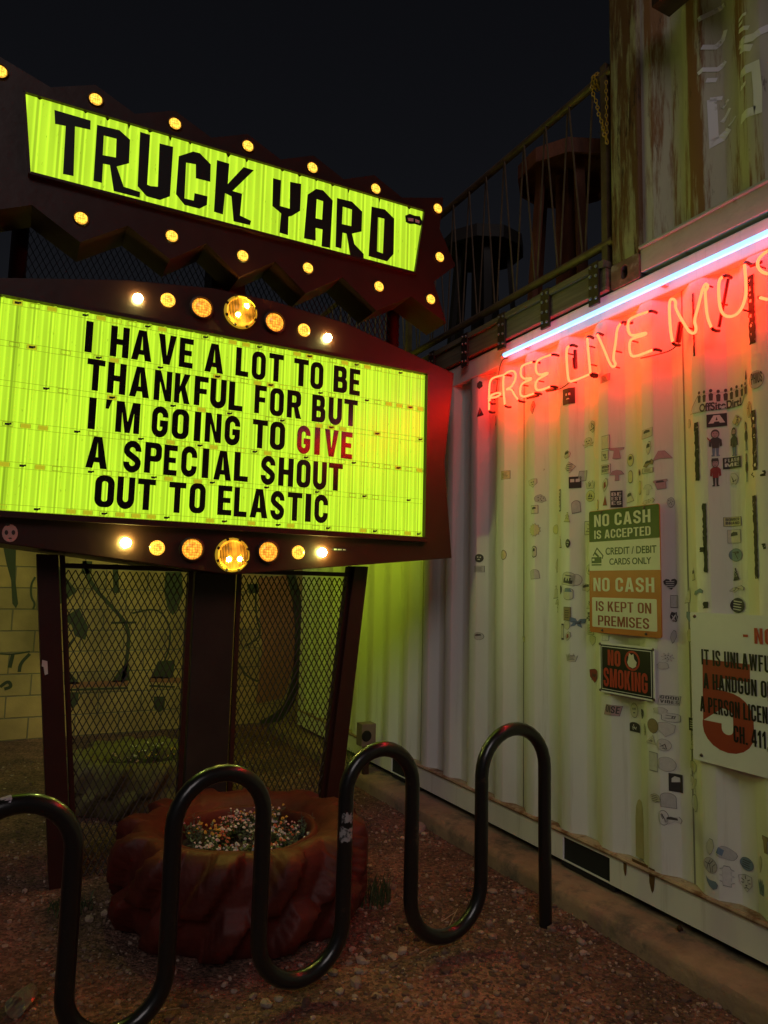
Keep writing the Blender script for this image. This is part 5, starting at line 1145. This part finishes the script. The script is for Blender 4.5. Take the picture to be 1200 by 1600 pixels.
ST = """748,601,6,14,blob,d,,tiny dark blue sticker under the timber deck at the far left rib
748,643,6,14,tri,d,red,tiny black triangular sticker left of the neon F
772,657,4,14,blob,g,,sliver of grey sticker hanging below the neon F
832,637,8,18,feather,p,scrib,pink scribble sticker below the neon word FREE
887,619,15,25,rect,d,face,dark portrait sticker just below the neon letter L
945,591,13,12,tilt,p,lines,red tinted slip sticker below the neon word LIVE
924,666,14,20,blob,c,scrib,cream double shell sticker below the neon word LIVE
919,691,15,14,skull,c,face,pale skull and crossbones sticker below the neon word LIVE
788,742,9,12,rect,y,lines,yellow green text sticker alone on the second rib
832,755,11,13,shield,c,face,pale shield sticker high on the third rib
886,710,10,14,blob,c,half,pale sticker with a dark top above the diamond sticker
889,730,12,17,diam,c,lines,cream diamond sticker like a road sign
946,691,11,20,rect,c,,plain blank cream rectangle sticker
945,712,10,14,rect,c,scrib,small sketch sticker under the blank cream rectangle
946,733,13,14,rect,c,T:MIND|BODY,pale two line lettering sticker under the sketch sticker
966,709,15,17,gown,p,,pinkish cow skull shaped sticker
985,719,9,18,oval,y,half,yellow green oval sticker with dark rim
985,745,6,18,caps,y,,slim yellow bottle shaped sticker
967,743,14,16,shroom,p,,faint pink mushroom shaped sticker
912,744,9,17,tilt,g,,grey folded label sticker beside a dark framed sticker
901,754,12,18,rect,d,win,dark framed sticker with two pale windows
922,757,14,12,crown,c,scrib,pale spiky plant sticker above the round boat badge
945,758,10,20,feather,c,red,cream bird sticker with a red breast
922,775,13,17,circ,y,sail,round yellow badge sticker with dark sails
934,789,4,14,caps,y,,tiny yellow capsule sticker beside the round boat badge
945,782,6,14,tri,r,,red brown feather sticker above the no cash sign
966,780,12,26,rect,d,T:BE|EST|ES,dark sticker of stacked block letters above the no cash sign
984,776,11,16,tri,c,half,black and cream corner sticker above the no cash sign
849,780,12,14,blob,g,dots,grey cookie shaped sticker with dark dots
875,782,5,30,rect,c,T:S|I|N|Y|O,tall thin sticker with vertical writing
903,792,8,18,tomb,g,,plain grey tag sticker left of the no cash sign
834,796,8,12,rect,c,half,small square sticker with dark corner on the third rib
886,808,9,14,bell,y,dots,yellow bell shaped sticker left of the no cash sign
867,827,10,14,oval,y,,plain yellow oval sticker on the fourth rib
834,828,13,20,star,y,,yellow green sunburst sticker on the third rib
919,825,10,20,rect,c,scrib,patterned cream sticker touching the left edge of the green band
747,872,8,13,oval,d,face,dark round face sticker low on the far left rib
747,889,9,9,rect,g,lines,tiny grey text sticker under the dark face on the far left rib
786,867,6,14,oval,y,,faint yellow outline sticker on the second rib
834,862,5,16,caps,c,half,small bottle sticker under the sunburst
834,897,10,14,tomb,f,,faint tombstone outline sticker on the third rib
868,884,6,20,feather,c,,pale boot shaped sticker on the fourth rib
876,847,5,16,bell,y,,tiny pale figure sticker beside the plain yellow oval
887,849,7,14,oval,d,face,small dark hooded face sticker
887,904,16,20,tomb,c,city,round topped badge sticker with a dark city skyline
903,906,11,17,circ,f,,faint empty circle outline sticker beside the skyline badge
921,890,9,15,oval,c,scrib,pale blob sticker beside the cream band of the no cash sign
917,918,14,14,blob,c,half,pale double blob sticker beside the orange band
867,925,9,18,bell,c,,pale rocket shaped sticker on the fourth rib
877,921,4,16,blob,d,,small dark drip sticker beside the skyline badge
887,928,12,18,caps,c,teal,pale jar sticker with a teal lid
869,946,9,20,shroom,c,dots,pale snowman like sticker on the fourth rib
922,944,11,14,tri,c,scrib,triangular cream sticker left of the white box of the no cash sign
922,963,12,14,hat,d,lines,dark hat shaped sticker left of the no cash sign
886,959,10,20,rect,o,lines,tan striped sticker under the jar sticker
905,973,16,15,fly,b,scrib,blue butterfly sticker left of the no cash sign
886,977,11,15,blob,c,,pale cloud blob sticker below the tan striped sticker
923,984,9,14,rect,c,lines,small barred cream sticker at the lower left of the no cash sign
879,987,3,20,rect,c,,very thin pale strip sticker
887,994,9,14,feather,c,red,cream sticker with a red feather
925,1001,9,15,shield,c,,guitar pick shaped sticker above the no smoking sign
946,997,11,9,tilt,w,,small white slip between the two square signs
746,994,9,11,circ,g,half,small grey sticker with dark hair on the far left rib
817,998,8,10,crown,y,dots,tiny cat face sticker low between the ribs
891,1027,13,12,crown,c,lines,pale open hand shaped sticker
927,1056,15,21,shield,r,scrib,bright red sticker left of the no smoking sign
955,1110,20,18,tilt,p,T:OISE,pink lettered label below the no smoking sign
991,1110,11,22,oval,c,face,pale grinning balloon face sticker below the no smoking sign
1002,1116,8,16,shield,d,dots,small dark dripping sticker beside the grinning balloon
992,1136,16,15,tomb,d,scrib,dark dome shaped sticker below the grinning balloon
1007,1140,6,20,blob,c,dots,thin pale figure sticker beside the dark dome
1046,1027,13,14,flower,w,dots,white snowflake like flower sticker right of the no smoking sign
1036,1040,14,12,blob,f,,faint bird outline sticker below the white flower
1050,1094,24,16,tilt,w,T:GOOD|VIBES,hand lettered white sticker reading good vibes
1030,1111,20,12,blob,f,,faint smudged sticker under the good vibes lettering
1053,1121,20,13,caps,w,scrib,white fish shaped tag sticker under good vibes
1020,1134,16,22,circ,o,,beige round sticker patch
1042,1140,18,22,shield,f,,faint empty shield outline sticker
1018,1155,16,13,tri,c,scrib,outlined arrow sticker below the beige round patch
1036,1164,16,18,circ,f,scrib,faint round scribbled sticker beside the outlined arrow
1021,1190,12,28,rect,f,,tall faint rectangle outline sticker
1042,1194,20,22,circ,f,,large faint circle outline sticker
1059,1223,16,28,rect,d,half,black framed sticker with a pale goblet
1024,1247,17,15,blob,c,lines,fish skeleton sticker low on the wall
1046,1250,16,22,tomb,g,,plain grey tombstone shaped sticker low on the wall
1082,1200,13,20,shield,c,,pale shield sticker below the corner of the handgun notice
1082,1226,12,24,fly,c,,pale twisted sticker below the pale shield
1084,1255,13,26,oval,w,,plain white egg shaped sticker
1079,1132,10,20,rect,d,lines,dark printed sticker left of the handgun notice
1080,1160,9,22,bell,c,dots,pale two figure sticker left of the handgun notice
1035,1278,11,22,oval,w,scrib,white ring shaped sticker below the grey tombstone
1055,1281,20,14,wave,w,half,white animal shaped sticker below the grey tombstone
1109,1323,14,25,feather,c,,pale feather outline sticker above the volleyball
1136,1333,26,24,blob,g,blue,grey cloud sticker with a blue edge above the traffic light
1110,1352,20,23,circ,g,ball,grey volleyball sticker low at the right
1137,1369,16,30,light,w,,white traffic light sticker outlined in black
1167,1350,20,20,oval,b,lines,blue helmet shaped sticker above the tiger
1166,1380,19,26,shield,w,tiger,black and white tiger face sticker
1112,1380,18,17,whale,b,,small blue whale sticker
1188,1386,14,24,crown,b,scrib,blue splash shaped sticker at the lower right
1186,1351,9,26,feather,f,,faint scythe outline sticker at the lower right
1196,1320,14,25,cup,o,,brown patch sticker at the right edge low on the wall
1128,627,76,30,tilt,w,,wide white banner sticker with a row of small people and bold lettering
1181,593,25,27,circ,g,T:@PHIUS,round grey sticker with an at sign handle
1164,585,5,16,tri,d,,thin black triangle beside the round handle sticker
1122,657,22,20,rect,d,T:A,black cap shaped sticker with a red strap
1151,657,14,18,diam,y,scrib,yellow green cube outline sticker
1170,640,12,24,oval,c,ball,cream round badge at the right end of the banner
1119,692,18,42,person,w,G,cartoon man in black shirt holding a red bat
1147,690,14,45,person,w,B,cartoon bearded man in long dark coat
1164,681,10,45,person,w,,slim cartoon man with a bag beside the long tape strip
1119,738,15,44,person,w,CR,cartoon man in a dark cap and red shirt
1165,730,8,45,person,w,,slim smiling cartoon man below the one with a bag
1145,723,25,18,rect,d,T:FLASH|ME,dark sticker with pale letters reading flash me
1147,748,15,20,blob,w,scrib,white splat sticker below flash me
1076,662,8,13,oval,f,,faint oval trace sticker left of the long black tape
1011,677,17,15,tilt,c,half,ticket shaped cream sticker with dark top
1013,700,9,20,feather,c,half,cream light bulb like sticker under the ticket
1013,724,16,12,wave,o,half,tan shoe shaped sticker
1012,735,16,7,rect,c,lines,thin cream strip sticker under the tan shoe
1035,712,20,15,trap,p,,pinkish tent shaped sticker
1033,757,15,14,cup,p,top,pinkish cup sticker above the no cash sign
998,738,6,12,blob,d,red,tiny dark insect sticker beside the tan shoe
999,762,7,20,caps,y,,bright yellow surfboard shaped sticker
1012,765,14,16,shroom,f,,faint shell outline sticker above the no cash sign
1013,783,18,10,wave,c,dots,pale wavy sticker on the top edge of the no cash sign
1050,785,10,16,blob,g,dots,grey dog head sticker right of the green band
1146,815,23,14,rect,y,T:BOMBER|BRAND,yellow lettered sticker between the lower tape strips
1148,838,18,20,rect,c,half,cream square sticker with a dark mark between the tape strips
1150,867,19,20,circ,t,scrib,teal and white sticker below the cream square
1150,897,10,19,bell,d,dots,dark gnome shaped sticker below the teal one
1152,920,21,11,wave,c,scrib,pale goggles shaped sticker above the dark round badge
1153,946,21,24,circ,d,lines,dark round badge with pale strokes above the handgun notice
1083,897,8,18,tri,c,half,small pale sail sticker left of the lower tape
1073,930,12,22,fin,c,,pale shark fin sticker right of the no cash sign
1090,925,18,10,wave,t,,bluish bird sticker beside the shark fin
1051,913,15,17,heart,d,lines,black heart sticker right of the no cash sign
1055,940,8,18,rect,g,,grey slip sticker below the black heart
1055,964,10,20,blob,d,scrib,dark scrawled sticker below the grey slip
1054,995,7,20,feather,g,,grey arrow shaped sticker beside the bottom of the no cash sign
1075,964,10,16,shield,b,,grey blue sticker at the corner of the handgun notice
1076,993,12,22,blob,c,,pale peeling sticker on the left edge of the handgun notice"""
for L_ in ST.split('\n'):
    q = L_.split(',', 7)
    o = sticker(*[float(v) for v in q[:4]], q[4], q[5], q[6], q[7])
    if 'banner' in q[7]: BN = o
# the banner's lettering and little people
c = un(1128, 627, 0, 2.6); bt = MB()
p, q = un(1093, 630, 0, 2.6), un(1148, 640, 0, 2.6)
bt.merge(font_text('OffSiteDirt!', -p.y, -q.y, p.z-.042, p.z-.006, 0, lambda u, v, d: (prof(-u)-.0038, -u, v), .03))
for k in range(9):
    y = p.y-.025*k; z = p.z+.018+rnd.uniform(-.005, .004)
    bt.merge(fill([[(-y-.006, z-.02), (-y+.006, z-.02), (-y+.008, z+.008), (-y, z+.014), (-y-.008, z+.008)], [(-y+.006*math.cos(a), z+.024+.008*math.sin(a)) for a in [i*.9 for i in range(7)]]], 0, lambda u, v, d: (prof(-u)-.0038, -u, v)))
obj('print', bt, SM['ink'], BN)
def tape(px, py, wpx, hpx, label, rg_=1):
    c = un(px, py, 0, 2.61); e1 = un(px-wpx/2, py, 0, 2.61); e2 = un(px+wpx/2, py, 0, 2.61); f1 = un(px, py-hpx/2, 0, 2.61); f2 = un(px, py+hpx/2, 0, 2.61)
    W, n = abs(e1.y-e2.y)/2, max(4, int(hpx/4)); R_ = random.Random(int(px)); L1, L2 = [], []
    for i in range(n+1):
        z = f2.z+(f1.z-f2.z)*i/n; L1.append((-c.y-W*R_.uniform(.55, 1.1), z+R_.uniform(-.003, .003))); L2.append((-c.y+W*R_.uniform(.8, 1.05), z))
    mb = fill([L1+L2[::-1]], 0, lambda u, v, d: (prof(-u)-.0024, -u, v))
    tag(obj('tape_strip', mb, M_TAPE), label, 'tape', 'black tape remnants on the container')
tape(1091, 706, 8, 92, 'ragged black tape strip left of the cartoon men')
tape(1180, 688, 9, 94, 'ragged black tape strip right of the cartoon men')
tape(1186, 741, 26, 9, 'short black tape scrap just below the right upper strip')
tape(1104, 841, 7, 108, 'long thin black tape strip left of the yellow lettered sticker')
tape(1181, 839, 10, 130, 'longest black tape strip right of the yellow lettered sticker')
tape(1100, 859, 9, 8, 'small black tape square stuck beside the long thin strip')
tape(1189, 854, 22, 9, 'short black crosspiece of tape at the right edge')
tape(1176, 484, 12, 108, 'black tape strip hanging beside the neon letter U')
tape(1086, 508, 3, 100, 'hairline black tape strip behind the neon letter M')
tape(1105, 945, 9, 10, 'little black tape stub above the handgun notice')
